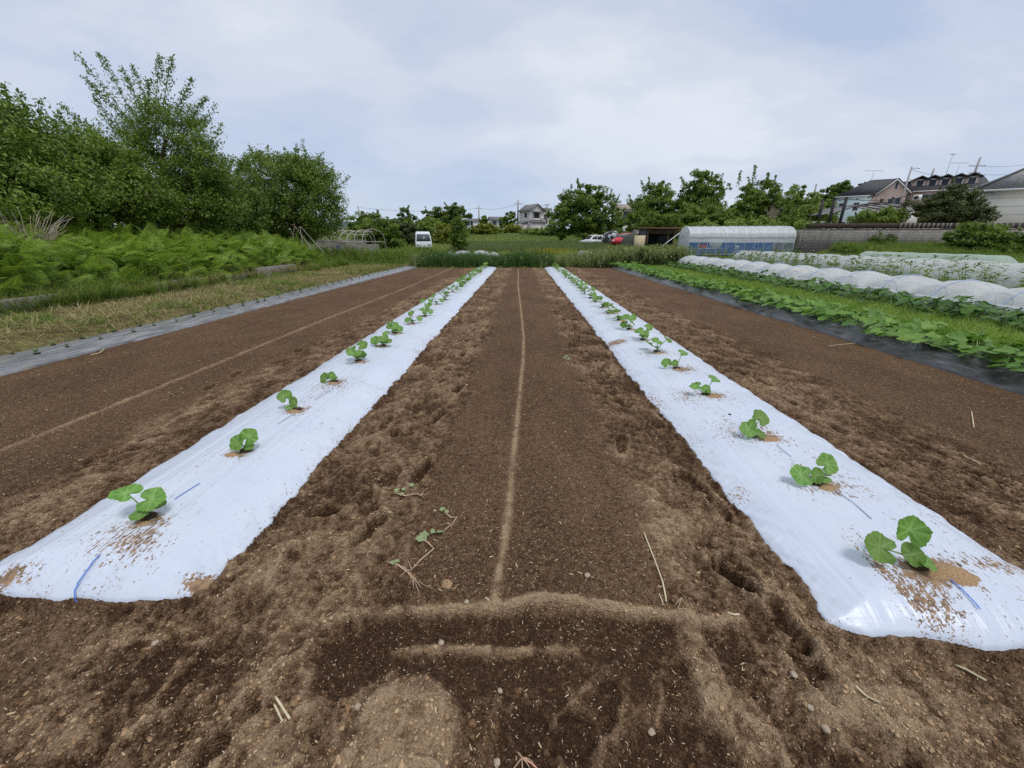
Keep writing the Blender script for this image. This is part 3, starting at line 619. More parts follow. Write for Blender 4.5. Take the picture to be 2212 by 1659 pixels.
c = ramp(nt, f, [(0, (.048, .026, .014)), (.3, (.125, .072, .039)), (.65, (.29, .188, .105)), (1, (.44, .31, .19))])
p = nd('ShaderNodeBsdfPrincipled', inp={'Base Color': c, 'Roughness': .95, 'Specular IOR Level': .1}); out(nt, p.outputs[0]); M_CRUMB = m
x, y = spread(110000, .3, 7.0, 2.1)
tr_ = soil(x, y)[2]; keep = rng.random(len(x)) < (.28+.72*tr_)*(.35+.9*vn(x*4, y*4, 5)); x, y, tr_ = x[keep], y[keep], tr_[keep]; n = len(x)
r = np.exp(rng.normal(-5.75, .40, n)).clip(.0018, .011); j = np.clip(np.searchsorted(yr, y), 0, nr-1); w_ = np.where(x < 0, wl[j], wr[j]); ii = np.clip(((x/w_)+1)/2*(nc-1), 0, nc-1).round().astype(int)
tint = np.clip(D[j, ii]+rng.normal(.04, .13, n), 0, 1)
tag(scatter('soil_crumbs', CT, np.stack([x, y, Z[j, ii]+r*.25], -1), rotmats(rng.uniform(0, 6.3, n)), r, M_CRUMB, tint=tint), 'loose brown soil crumbs strewn over the tilled ground', 'soil', kind='stuff')
CT2 = []
for k in range(9):
    V, F = rough_ball(1.0, 2, .5, k+40, (1, rng.uniform(.6, 1), rng.uniform(.45, .75))); CT2.append((V, [F]))
x, y = spread(9000, .3, 8.0, 1.7); tr_ = soil(x, y)[2]; keep = rng.random(len(x)) < np.clip(tr_*1.1-.1, 0, 1)*np.clip(2.6*vn(x*2.6, y*2.2, 55)-.75, .03, 1)**1.3; x, y = x[keep], y[keep]; n = len(x)
r = np.exp(rng.normal(-5.05, .36, n)).clip(.0035, .014); j = np.clip(np.searchsorted(yr, y), 0, nr-1); w_ = np.where(x < 0, wl[j], wr[j]); ii = np.clip(((x/w_)+1)/2*(nc-1), 0, nc-1).round().astype(int)
tag(scatter('soil_clods', CT2, np.stack([x, y, Z[j, ii]+r*.15], -1), rotmats(rng.uniform(0, 6.3, n)), r, M_CRUMB, tint=np.clip(D[j, ii]+rng.normal(.02, .10, n), 0, 1)), 'broken clods of dry soil in the trodden strips beside the white films', 'soil', kind='stuff')
HT = [(np.array([(-.5, -.13, 0), (.5, -.10, .02), (.55, .1, 0), (-.45, .14, .03), (0, 0, .12)]), [np.array([(0, 1, 4), (1, 2, 4), (2, 3, 4), (3, 0, 4)])])]
x, y = spread(60000, .3, 8.5, 1.9)
keep = rng.random(len(x)) < np.where(soil(x, y)[2] < .4, 1, .4); x, y = x[keep], y[keep]; n = len(x)
L = rng.uniform(.0045, .0095, n)*np.where(rng.random(n) < .04, 2.2, 1)
tag(scatter('husks', HT, np.stack([x, y, soil_at(x, y)+.003], -1), rotmats(rng.uniform(0, 6.3, n), rng.normal(0, .3, n), rng.normal(0, .3, n)), L, leaf_mat('husk', (.42, .32, .19), (.75, .64, .44), .1, .8)), 'pale rice husks and straw bits scattered over the dark soil', 'husks', kind='stuff')
# ================================================================== plant material kits
def blade_clump(n, h, sp, lean=.4, w=.006, seg=3, seed=0, curve=.5):
    r = np.random.default_rng(seed); V = []; F4 = []; F3 = []
    for k in range(n):
        a = r.uniform(0, 2*pi); d = r.uniform(0, sp); bx, by = d*cos(a), d*sin(a); hh = h*r.uniform(.55, 1.1); l = lean*r.uniform(.2, 1.2); da = a+r.normal(0, .8); ww = w*r.uniform(.7, 1.3)
        px, py = -sin(da)*ww, cos(da)*ww; b0 = len(V)
        for s_ in range(seg+1):
            t = s_/seg; o = l*hh*t**(1+curve); z = hh*t*(1-.25*l*t); wd = (1-t**1.5)
            x, y = bx+cos(da)*o, by+sin(da)*o
            if s_ < seg: V += [(x-px*wd, y-py*wd, z), (x+px*wd, y+py*wd, z)]
            else: V.append((x, y, z))
        for s_ in range(seg-1): F4.append((b0+2*s_, b0+2*s_+1, b0+2*s_+3, b0+2*s_+2))
        F3.append((b0+2*seg-2, b0+2*seg-1, b0+2*seg))
    return np.array(V), ([np.array(F4)] if F4 else [])+[np.array(F3)]
def leaf_tuft(n, rad, size, seed=0, up=.5, asp=.5, h=None):
    """ball-ish tuft of kite-shaped leaves"""
    r = np.random.default_rng(seed); V = []; F = []
    for k in range(n):
        c = r.normal(0, 1, 3); c /= np.linalg.norm(c); c *= rad*r.uniform(.3, 1); c[2] = abs(c[2])*(h or 1)
        nn = r.normal(0, .6, 3)+c/rad*.5+np.array([0, 0, up]); nn /= np.linalg.norm(nn); t = np.cross(nn, r.normal(0, 1, 3)); t /= np.linalg.norm(t); b = np.cross(nn, t); s_ = size*r.uniform(.6, 1.2)
        b0 = len(V); V += [c-t*s_*.5, c+b*s_*asp*.5-nn*s_*.06, c+t*s_*.55-nn*s_*.15, c-b*s_*asp*.5-nn*s_*.06]; F.append((b0, b0+1, b0+2, b0+3))
    return np.array(V), [np.array(F)]
def stalk_weed(h, nl, ls, seed=0, asp=.28, plume=False):
    """upright weed: stem with narrow leaves all the way up"""
    r = np.random.default_rng(seed); V = []; F = []; lean = r.normal(0, .18, 2)
    w_ = .006; b0 = 0; V += [(-w_, 0, 0), (w_, 0, 0), (lean[0]*h+w_*.4, lean[1]*h, h), (lean[0]*h-w_*.4, lean[1]*h, h)]; F.append((0, 1, 2, 3))
    for k in range(nl):
        t = r.uniform(.08, 1); a = r.uniform(0, 2*pi); L = ls*r.uniform(.6, 1.2)*(1.15-.6*t); base = np.array([lean[0]*h*t, lean[1]*h*t, h*t]); el = r.uniform(-.2, .9)
        d = np.array([cos(a)*cos(el), sin(a)*cos(el), sin(el)]); sd_ = np.cross(d, [0, 0, 1.0]); sd_ /= np.linalg.norm(sd_)+1e-6; b0 = len(V)
        V += [base, base+d*L*.45+sd_*L*asp*.5, base+d*L-np.array([0, 0, L*.25]), base+d*L*.45-sd_*L*asp*.5]; F.append((b0, b0+1, b0+2, b0+3))
    return np.array(V), [np.array(F)]
M_GRASS = leaf_mat('grass_blades', (.06, .12, .02), (.22, .31, .055), .3, .6, (.34, .31, .10))
M_GRASS_Y = leaf_mat('yellow_green_weeds', (.10, .14, .03), (.28, .33, .08), .3, .6, (.38, .36, .12))
M_STRAW = leaf_mat('cut_straw', (.20, .165, .07), (.56, .49, .26), .15, .85)
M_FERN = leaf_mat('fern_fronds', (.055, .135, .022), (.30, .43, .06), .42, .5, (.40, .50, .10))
M_DARKLEAF = leaf_mat('dark_foliage', (.04, .085, .018), (.16, .235, .038), .3, .5)
M_MIDLEAF = leaf_mat('mid_foliage', (.036, .08, .014), (.215, .305, .046), .33, .5)
M_LIGHTLEAF = leaf_mat('light_foliage', (.085, .14, .025), (.25, .34, .06), .3, .5)
M_YELLEAF = leaf_mat('yellow_foliage', (.10, .14, .02), (.30, .33, .05), .3, .5)
M_EVERGREEN = leaf_mat('evergreen_foliage', (.03, .05, .014), (.115, .135, .036), .15, .55)
M_BARK = pmat('bark', (.11, .085, .06), .9, .35, 9, .2, 0, .02, 30, (1, 1, .3))
M_DEADWOOD = pmat('dead_wood', (.36, .31, .25), .9, .3, 12, .2)
# ------------------------------------------------------------------ trees
def tree(name, label, cat, base, lobes, n, size, mat, trunk=.16, sprays=(), group=None, clump=.42, limbs=12, shell=(.5, 1.0), asp=.5, bark=None, lean=None, low=None):
    """lobes: (cx,cy,cz,rx,ry,rz) in world metres; sprays: (start,end,leaves) upright shoots with leaves along them"""
    base = np.array(base, float); root = thing(name, label, cat, base, 0, group)
    L = np.array(lobes, float); wgt = (L[:, 3]*L[:, 4]*L[:, 5])**.62; wgt /= wgt.sum()
    nclump = max(10, int(n/84)); which = rng.choice(len(L), nclump, p=wgt)
    d = rng.normal(0, 1, (nclump, 3)); d /= np.linalg.norm(d, axis=1)[:, None]; rr = shell[0]+(shell[1]-shell[0])*rng.random(nclump)**.6
    C = L[which, :3]+L[which, 3:]*d*rr[:, None]
    C[:, 2] += .0
    per = n//nclump; ctint = np.clip(.5+rng.normal(0, .30, nclump)+.25*fbm(C[:, 0]*.8, C[:, 2]*.8, 2, 3), 0, 1)
    cs = clump*rng.uniform(.5, 1.3, nclump)
    g = rng.normal(0, 1, (nclump, per, 3)); g /= np.maximum(1, np.linalg.norm(g, axis=2)/1.6)[..., None]
    P = C[:, None]+g*cs[:, None, None]*np.array([.62, .62, .40]); outw = np.repeat(d[:, None], per, 1)
    P = P.reshape(-1, 3); outw = outw.reshape(-1, 3); T = np.repeat(ctint, per)
    S_ = []; auto = []
    for q_ in rng.choice(nclump, min(nclump, max(8, nclump//9)), replace=False):
        if d[q_, 2] < -.1: continue
        l_ = rng.uniform(.5, 1.15)*min(1.3, L[which[q_], 3]*.55); v_ = d[q_]*.8+np.array([rng.normal(0, .3), rng.normal(0, .3), .75]); v_ /= np.linalg.norm(v_); auto.append((C[q_], C[q_]+v_*(l_*.75+cs[q_]*.5), int(44*l_/max(size, .05)*.16)+14))
    sticks = list(sprays); sprays = sticks+auto
    for a, b, k in sprays:
        a = np.array(a, float); b = np.array(b, float); t = rng.random(k)**.85; q = a+(b-a)*t[:, None]; q += rng.normal(0, 1, (k, 3))*np.array([1, 1, .8])*(.05+.16*np.linalg.norm(b-a)*.4*(1.05-t)[:, None]*.6); S_.append(q)
    if S_:
        q = np.vstack(S_); P = np.vstack([P, q]); outw = np.vstack([outw, rng.normal(0, 1, q.shape)]); T = np.concatenate([T, np.full(len(q), .45)])
    ok = P[:, 2] > base[2]+(.08 if low is None else low); P, outw, T = P[ok], outw[ok], T[ok]; m_ = len(P)
    nn = rng.normal(0, .55, (m_, 3))+outw*.5+np.array([0, 0, .75]); nn /= np.linalg.norm(nn, axis=1)[:, None]
    t = np.cross(nn, rng.normal(0, 1, (m_, 3))); t[:, 2] -= .25; t /= np.linalg.norm(t, axis=1)[:, None]; b = np.cross(nn, t); s_ = (size*rng.uniform(.6, 1.3, m_))[:, None]
    V = np.stack([P-t*s_*.5, P+b*s_*asp*.5-nn*s_*.05, P+t*s_*.55-nn*s_*.18, P-b*s_*asp*.5-nn*s_*.05], 1).reshape(-1, 3)-base
    link_mesh('crown', V, [np.arange(m_*4).reshape(-1, 4)], mat, root, False, {'tint': np.repeat(T, 4)})
    mb = MB(); top = L[np.argmax(L[:, 2]), :3]-base; top = top*np.array([.8, .8, .9]); k = 9
    ts = np.linspace(0, 1, k); wob = np.stack([fbm(ts*3+base[0], ts*0, 2, 5), fbm(ts*3+base[1], ts*0+4, 2, 6), 0*ts], 1)*top[2]*.10
    tp = np.stack([top[0]*ts**1.4, top[1]*ts**1.4, top[2]*ts-.15*(1-ts)], 1)+wob*ts[:, None]; mb.tube(tp, trunk*(1.15-ts)**.9+.01, 8)
    for c in C[rng.choice(nclump, min(limbs, nclump), replace=False)]-base:
        if c[2] < .3: continue
        u = np.clip(.75*c[2]/max(top[2], .5)-.12, .08, .85); i0 = u*(k-1); a = tp[int(i0)]+(tp[min(k-1, int(i0)+1)]-tp[int(i0)])*(i0-int(i0))
        mid = (a+c)/2+np.array([0, 0, -.08*np.linalg.norm(c-a)]); q = np.linspace(0, 1, 6)[:, None]; mb.tube((1-q)**2*a+2*q*(1-q)*mid+q*q*c, np.linspace(trunk*.42*(1-u*.5), .012, 6), 5)
    for a, b, kk in sticks:
        a = np.array(a)-base; b = np.array(b)-base; q = np.linspace(0, 1, 5)[:, None]; mid = (a+b)/2+rng.normal(0, .06, 3); mb.tube((1-q)**2*a+2*q*(1-q)*mid+q*q*b, np.linspace(.016, .004, 5), 5)
    mb.build('trunk', bark or M_BARK, root, True)
    return root
def lobe(px, py, Y, rx, rz, ry=None, dz=0): p = atY(px, py, Y); return (p[0], p[1], p[2]+dz, rx, ry or rx*.9, rz)
def px2m(Y, n): return n*(Y*cos(PITCH)+.3)/FP                 # size in metres of n survey pixels at depth Y
def GZ(x, y): return float(zg(np.array(float(x)), np.array(float(y))))
# ================================================================== left side
# grey strip with tiny sprouts
m, nt, nd = new_mat('grey_mulch_plastic')
geo = nd('ShaderNodeNewGeometry'); PO = geo.outputs['Position']
mp = nd('ShaderNodeMapping', inp={0: PO, 'Scale': (7, .8, 1)})
c = ramp(nt, noise(nt, 3, 5, mp.outputs[0], .65), [(.28, (.05, .052, .056)), (.45, (.12, .125, .132)), (.66, (.26, .27, .285))])
du = ramp(nt, noise(nt, 6, 5, PO, .7), [(.52, (0,)*3), (.70, (.55,)*3)]); c = mixc(nt, du, c, (.22, .17, .12))
p = nd('ShaderNodeBsdfPrincipled', inp={'Base Color': c, 'Roughness': .36, 'Specular IOR Level': .5})
b = nd('ShaderNodeBump', inp={'Strength': .8, 'Distance': .012, 'Height': noise(nt, 6, 4, mp.outputs[0], .6)}); nt.links.new(b.outputs[0], p.inputs['Normal']); out(nt, p.outputs[0]); M_GREYFILM = m
def strip_film(name, label, x0, x1, ya, yb, mat, hgt, group=None, nu=46, seed=0):
    yv = np.concatenate([np.arange(ya, min(9, yb), .05), np.arange(9, yb, .12)]); u = np.linspace(0, 1, nu)
    X, Y = np.meshgrid(x0+(x1-x0)*u, yv); E = (2*np.abs(u-.5))[None]
    X = X+.05*fbm(Y*.35, X*0, 3, 95+seed)*1.5+.035*fbm(Y*2.5, X*.5, 3, 99+seed)*(E > .6)
    Z = hgt*(1-E**3.5)+.012+.016*fbm(X*10, Y*1.2, 3, 96+seed)+.022*fbm(X*2, Y*9, 3, 97+seed)*E**2-.05*(E > .97)
    n, mm = X.shape; I = np.arange(n*mm).reshape(n, mm); Q = np.stack([I[:-1, :-1], I[:-1, 1:], I[1:, 1:], I[1:, :-1]], -1).reshape(-1, 4)
    o = link_mesh(name, np.stack([X, Y, Z], -1).reshape(-1, 3), [Q], mat, smooth=True); tag(o, label, 'mulch film', group)
    return o
strip_film('mulch_film', 'dull grey mulch film strip along the weedy path, slit for tiny sprouts', -6.52, -5.72, -1.0, 22.2, M_GREYFILM, .07)
# the sprouts in it
M_SPROUT = leaf_mat('sprout_leaves', (.06, .13, .03), (.2, .3, .08), .3, .5); M_SLIT = pmat('slit_soil', (.02, .015, .011), .95, .2)
def sprout():
    root = thing('sprout', 'tiny green sprout poking through a slit in the grey film strip', 'sprout', (0, 0, 0), 0, 'tiny sprouts in the grey film strip')
    V, F = leaf_tuft(7, .035, .045, 3, .5, .4); link_mesh('leaves', V+np.array([0, 0, .015]), F, M_SPROUT, root)
    mb = MB(); mb.cyl((0, 0, -.004), .03, (0, 0, 1), .008, 10); mb.build('slit', M_SLIT, root); return root
s0 = None; k = 0; yy = 3.6
while yy < 20.5:
    for xx in (-6.3, -6.02):
        k += 1; o = s0 = sprout() if s0 is None else copy_tree(s0) if s0 else None
        o.location = (xx+rng.normal(0, .02), yy+rng.normal(0, .05), .085); o.rotation_euler = (0, 0, rng.uniform(0, 6.2)); o.scale = (rng.uniform(.6, 1.25),)*3
    yy += .42 if yy < 9 else .5
# concrete edging behind the path
M_CONC = pmat('old_concrete', (.24, .225, .21), .9, .35, 5, .2, 0, .012, 22)
blocks = [(-9.75, 3.2, 1.5, .30), (-9.95, 5.6, 1.1, .26), (-10.3, 7.9, 1.0, .30), (-10.55, 9.6, 1.3, .24), (-10.55, 12.0, 1.8, .27), (-10.55, 14.5, 1.2, .24), (-10.55, 17.0, 2.8, .38)]
wh = ['lowest weathered concrete block of the edging, nearest the camera', 'grey concrete block half hidden in grass, second of the edging', 'concrete block with straw draped over it, third of the edging', 'short grey concrete block under the ferns, fourth of the edging', 'concrete block below the long grass tuft, fifth of the edging', 'small concrete block before the last long one of the edging', 'long clean-cut concrete block at the far end of the edging']
for (x, y, L, h), lb in zip(blocks, wh):
    o = thing('concrete_block', lb, 'concrete block', (x, y, 0), rng.normal(.0, .03), 'concrete edging blocks')
    mb = MB(); mb.box(-.09, .09, -L/2, L/2, -.1, h); w_ = mb.build('block', M_CONC, o); bv = w_.modifiers.new('bevel', 'BEVEL'); bv.width = .018; bv.segments = 2
# cut straw and short weeds on the path
def area(n, f, x0, x1, y0, y1, p=1.0):
    y = y0+(y1-y0)*rng.random(n)**p; x = x0+(x1-x0)*rng.random(n); ok = rng.random(n) < f(x, y); return x[ok], y[ok]
n0 = 7000; x, y = area(n0, lambda x, y: .25+1.1*vn(x*1.3, y*1.3, 8)*.8, -10.7, -6.5, .8, 24, 1.3); n = len(x)
ST = [blade_clump(5, .16, .06, 3.2, .004, 2, k, .2) for k in range(5)]
tag(scatter('cut_straw', ST, np.stack([x, y, zg(x, y)+.012], -1), rotmats(rng.uniform(0, 6.3, n)), rng.uniform(.6, 1.5, n), M_STRAW), 'dry cut grass lying on the path beside the grey film', 'straw', kind='stuff')
GT = [blade_clump(16, .14, .07, .8, .005, 2, 10+k) for k in range(5)]+[leaf_tuft(12, .06, .06, k, .8, .6, .5) for k in range(3)]
x, y = area(9000, lambda x, y: np.clip(2.4*vn(x*.9, y*.9, 18)-.75, 0, 1), -10.8, -6.45, .8, 30, 1.2); n = len(x)
tag(scatter('path_grass', GT, np.stack([x, y, zg(x, y)], -1), rotmats(rng.uniform(0, 6.3, n)), rng.uniform(.5, 1.2, n), M_GRASS, tint=rng.random(n)), 'short weeds and grass growing through the straw on the left path', 'grass', kind='stuff')
# bracken
def frond(seed, L=.8, npin=20, arch=.5):
    r = np.random.default_rng(seed); V = []; F = []
    def pos(t): return np.array([0, L*t*(1-.18*arch*t), L*(.75*arch)*(t-.95*t*t*1.05)])
    for k in range(npin):
        t = .12+.88*k/npin; c = pos(t); pl = L*.44*(1-t)**.75*(.9 if t > .2 else .8)*r.uniform(.85, 1.1)+.02
        for sgn in (-1, 1):
            dirv = np.array([sgn*cos(.45), sin(.45), -.16-.1*r.random()]); fw = np.array([0, 1, 0]); wd = pl*.044+.003
            b0 = len(V); e = c+dirv*pl; m1 = c+dirv*pl*.35
            # serrated pinna: two lobed halves
            V += [c, m1+fw*wd, c+dirv*pl*.55+fw*wd*.35, c+dirv*pl*.7+fw*wd*.75, e, c+dirv*pl*.7-fw*wd*.7, c+dirv*pl*.52-fw*wd*.3, m1-fw*wd]
            F += [(b0, b0+1, b0+2, b0+7), (b0+7, b0+2, b0+6, b0+6), (b0+2, b0+3, b0+4, b0+5)] if False else [(b0, b0+1, b0+2, b0+7), (b0+2, b0+3, b0+4, b0+5), (b0+2, b0+5, b0+6, b0+7)]
    s_ = [pos(t) for t in np.linspace(0, 1, 5)]
    for i in range(4):
        b0 = len(V); V += [s_[i]+(-.004, 0, 0), s_[i]+(.004, 0, 0), s_[i+1]+(.004, 0, 0), s_[i+1]+(-.004, 0, 0)]; F.append((b0, b0+1, b0+2, b0+3))
    return np.array(V), [np.array(F)]
FR = [frond(k, rng.uniform(.7, .95), 24, rng.uniform(.3, .7)) for k in range(6)]
def fern_top(x, y):
    """surface height of the bracken mass above the ground"""
    e = sst(-10.35, -11.5, x)*sst(23.5, 20, y)
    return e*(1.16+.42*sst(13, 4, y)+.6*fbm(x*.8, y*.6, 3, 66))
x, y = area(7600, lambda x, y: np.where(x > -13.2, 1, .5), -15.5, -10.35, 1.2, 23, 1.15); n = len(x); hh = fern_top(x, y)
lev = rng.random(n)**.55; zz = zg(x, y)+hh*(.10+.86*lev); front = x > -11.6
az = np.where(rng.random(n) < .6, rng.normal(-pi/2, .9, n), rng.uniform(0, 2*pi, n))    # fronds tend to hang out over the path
tag(scatter('bracken', FR, np.stack([x, y, zz-.1], -1), rotmats(az, rng.normal(-.05, .5, n)+.2*lev, rng.normal(0, .4, n)), rng.uniform(.45, .95, n), M_FERN, tint=np.clip(lev*.8+rng.normal(0, .15, n), 0, 1)), 'bright green bracken ferns massed along the left bank', 'ferns', kind='stuff')  # tint darkens the low fronds: shade inside the mass painted into their colour
LG = [blade_clump(26, .62, .10, .9, .007, 4, 30+k, .9) for k in range(5)]
x, y = area(1500, lambda x, y: np.clip(2.6*vn(x*.5, y*.45, 38)-.75, 0, 1), -11.15, -10.0, 1.5, 27, 1); n = len(x)
tag(scatter('long_grass', LG, np.stack([x, y, zg(x, y)], -1), rotmats(rng.uniform(0, 6.3, n)), rng.uniform(.5, 1.1, n), M_GRASS, tint=rng.random(n)), 'long grass hanging over the concrete edging under the ferns', 'grass', kind='stuff')
x, y = area(420, lambda x, y: np.ones(len(x)), -10.9, -10.1, 2.5, 20, 1); n = len(x)
tag(scatter('dead_grass', [blade_clump(12, .5, .05, 2.2, .005, 3, 60+k, .6) for k in range(4)], np.stack([x, y, zg(x, y)+.14], -1), rotmats(rng.uniform(0, 6.3, n)), rng.uniform(.4, 1.0, n), M_STRAW), 'dead straw-coloured grass draped over the concrete edging', 'straw', kind='stuff')
# bank weeds past the ferns
WT = [stalk_weed(.8, 26, .22, k) for k in range(6)]
x, y = area(1500, lambda x, y: .4+.6*vn(x, y, 9), -15.5, -6.4, 20.5, 31, 1); ok = (x < -10.3) | (y > 24.5); x, y = x[ok], y[ok]; n = len(x)
tag(scatter('bank_weeds', WT+[leaf_tuft(40, .3, .14, 77, .6, .45, 1.1)], np.stack([x, y, zg(x, y)], -1), rotmats(rng.uniform(0, 6.3, n)), rng.uniform(.6, 1.15, n), M_GRASS, tint=rng.random(n)), 'tall green weeds on the bank beyond the ferns', 'weeds', kind='stuff')
# the trees behind the ferns
tb = lambda px, Y: (atY(px, 500, Y)[0], Y, GZ(atY(px, 500, Y)[0], Y))
tree('broadleaf_tree', 'bushy bright green tree at the left edge of the photo, behind brown dead canes', 'tree', tb(20, 12.5), [lobe(-60, 350, 12.5, 2.5, 1.8), lobe(70, 335, 13, 1.8, 1.35), lobe(-20, 410, 11.8, 2.6, 1.1), lobe(150, 360, 13.8, 1.4, 1.05), lobe(-170, 310, 12.5, 2.6, 2.3), lobe(-300, 340, 12, 3, 2.6)], 76000, .11, M_MIDLEAF, .2,
     [(atY(20, 260, 12.5), atY(10, 178, 12.5), 70), (atY(90, 260, 13), atY(85, 215, 13), 60), (atY(60, 250, 13), atY(40, 195, 12.8), 60), (atY(130, 270, 13.4), atY(125, 235, 13.4), 50)], clump=.5, group='trees behind the ferns')
T2Y = 17.0
def brush(px0, py0, px1, py1, k, Y=T2Y): return (atY(px0, py0, Y), atY(px1, py1, Y), k)
tree('broadleaf_tree', 'tallest tree on the left, its thin forked top shoots standing against the sky', 'tree', tb(345, T2Y), [lobe(390, 340, T2Y, 1.9, 1.5), lobe(440, 390, T2Y, 1.3, 1.4), lobe(300, 380, T2Y, 1.9, 1.1), lobe(360, 270, T2Y, 1.15, .85), lobe(410, 440, T2Y, 1.9, 1.0), lobe(230, 330, T2Y+.5, 1.2, .8), lobe(280, 290, T2Y, .8, .7), lobe(470, 440, T2Y, .9, 1.1), lobe(430, 345, T2Y, .8, .9)], 50000, .105, M_MIDLEAF, .22,
     [brush(330, 330, 165, 115, 420), brush(300, 270, 215, 115, 330), brush(310, 250, 262, 145, 260), brush(330, 260, 285, 140, 260), brush(335, 290, 345, 115, 420), brush(350, 260, 372, 122, 330), brush(365, 270, 415, 170, 340), brush(380, 290, 445, 210, 360), brush(300, 290, 180, 165, 320), brush(320, 250, 320, 170, 260), brush(390, 300, 450, 250, 300), brush(270, 300, 200, 205, 280), brush(240, 320, 130, 225, 300)], clump=.42, group='trees behind the ferns', asp=.42)
tree('broadleaf_tree', 'dark broad-leaved tree with low hanging boughs, between the bright bush and the tallest tree', 'tree', tb(215, 14.5), [lobe(150, 400, 14.5, 1.9, 1.1), lobe(250, 420, 14.5, 1.7, .95), lobe(90, 440, 14.0, 1.6, .8), lobe(190, 350, 15, 1.5, 1.0), lobe(110, 360, 14.6, 1.4, .9), lobe(310, 440, 15, 1.3, .7)], 42000, .115, M_MIDLEAF, .2, clump=.45, group='trees behind the ferns')
tree('broadleaf_tree', 'dense round-topped tree at the right end of the left tree line', 'tree', tb(630, 26), [lobe(640, 430, 26, 2.9, 2.6), lobe(595, 390, 26, 2.0, 1.6), lobe(675, 385, 26, 1.3, 1.2), lobe(690, 460, 25.5, 1.5, 1.3), lobe(560, 450, 25.5, 1.8, 1.6), lobe(640, 372, 26, 1.0, .8)], 56000, .125, M_MIDLEAF, .26,
     [brush(560, 400, 562, 330, 200, 26), brush(600, 360, 606, 340, 90, 26), brush(655, 350, 662, 345, 60, 26), brush(700, 450, 735, 425, 110, 25.5), brush(715, 470, 745, 455, 90, 25.5)], clump=.5, group='trees behind the ferns')
tree('broadleaf_tree', 'dark leafy tree filling the gap left of the dense round-topped tree', 'tree', tb(500, 21), [lobe(480, 440, 21, 1.7, 1.5), lobe(520, 410, 21.5, 1.3, 1.2), lobe(530, 465, 21, 1.4, .9), lobe(440, 470, 20, 1.5, .8), lobe(400, 470, 19, 1.4, .7)], 15000, .14, M_DARKLEAF, .18, [brush(515, 380, 520, 345, 90, 21.5), brush(490, 400, 480, 365, 90, 21)], group='trees behind the ferns')
tree('undergrowth_bush', 'deep green thicket in the shade under the left trees, near the camera', 'bush', tb(120, 19), [lobe(60, 440, 19, 3.5, 1.9), lobe(-60, 420, 18, 3.5, 2.3), lobe(200, 455, 20, 3, 1.5), lobe(-200, 420, 16, 3, 2.4)], 13000, .2, M_DARKLEAF, .08, clump=.6, group='thickets under the left trees')
tree('undergrowth_bush', 'deep green thicket behind the tallest left tree', 'bush', tb(380, 23), [lobe(330, 455, 23, 3, 1.6), lobe(430, 450, 24, 3, 1.9), lobe(520, 460, 26, 3, 1.5), lobe(250, 440, 24, 3, 2.2)], 12000, .2, M_DARKLEAF, .08, clump=.6, group='thickets under the left trees')
tree('undergrowth_bush', 'low dark thicket beneath the dense round-topped tree', 'bush', tb(640, 28.5), [lobe(620, 485, 28.5, 2.8, 1.0), lobe(690, 485, 28, 1.8, .9), lobe(560, 480, 28, 2.2, 1.2)], 7000, .2, M_DARKLEAF, .08, clump=.5, group='thickets under the left trees')
# brown dead canes
def dead_bush(name, label, base, w_, h_, n, mat, leaves=0):
    root = thing(name, label, 'dead bush', base); mb = MB()
    for k in range(n):
        a = rng.uniform(0, 2*pi); r0 = w_*.25*rng.random(); d = w_*rng.uniform(.2, 1); hh = h_*rng.uniform(.45, 1)
        p0 = np.array([r0*cos(a), r0*sin(a), -.1]); p2 = np.array([d*cos(a), d*sin(a), hh]); p1 = np.array([r0*cos(a)*1.2, r0*sin(a)*1.2, hh*.75]); q = np.linspace(0, 1, 6)[:, None]
        pts = (1-q)**2*p0+2*q*(1-q)*p1+q*q*p2+rng.normal(0, .02, (6, 3)); mb.tube(pts, np.linspace(.014, .004, 6), 4)
        if rng.random() < .5:
            b_ = pts[3]; e = b_+rng.normal(0, .3, 3)*h_*.35; mb.tube([b_, (b_+e)/2+rng.normal(0, .03, 3), e], [.007, .005, .003], 4)
    mb.build('canes', mat, root)
    if leaves:
        V, F = leaf_tuft(leaves, 1, .11, 9, .1, .25, 1); V = V*np.array([w_*.85, w_*.85, h_*.9]); link_mesh('dead_leaves', V, F, M_DEADLEAF, root)
    return root
M_DEADLEAF = leaf_mat('dead_leaves', (.10, .065, .035), (.30, .22, .13), .2, .8)
V, F = leaf_tuft(900, 1, .11, 9, .1, .25, 1)
p = atY(45, 470, 10.2); dead_bush('dead_bush', 'brown dead canes and withered leaves at the left edge above the ferns', (p[0], p[1], GZ(p[0], p[1])), 1.15, 1.75, 70, M_DEADWOOD, 900)
for lb, px, py, Y, hh in (('bare grey dead stems crossing in an A shape above the ferns, left one', 290, 470, 15, 1.45), ('pair of bare grey dead stems before the round-topped tree', 645, 500, 22.5, 2.1)):
    p = atY(px, py, Y); root = thing('dead_shrub', lb, 'dead shrub', (p[0], Y, GZ(p[0], Y))); mb = MB()
    for k in range(5):
        a = np.array([rng.normal(0, .5), rng.normal(0, .2), 0]); e = np.array([rng.normal(0, .35), rng.normal(0, .2), hh*rng.uniform(.75, 1.05)]); mb.tube([a, (a+e)/2+rng.normal(0, .06, 3), e, e+rng.normal(0, .15, 3)], [.03, .024, .014, .006], 5)
    mb.build('stems', M_DEADWOOD, root)
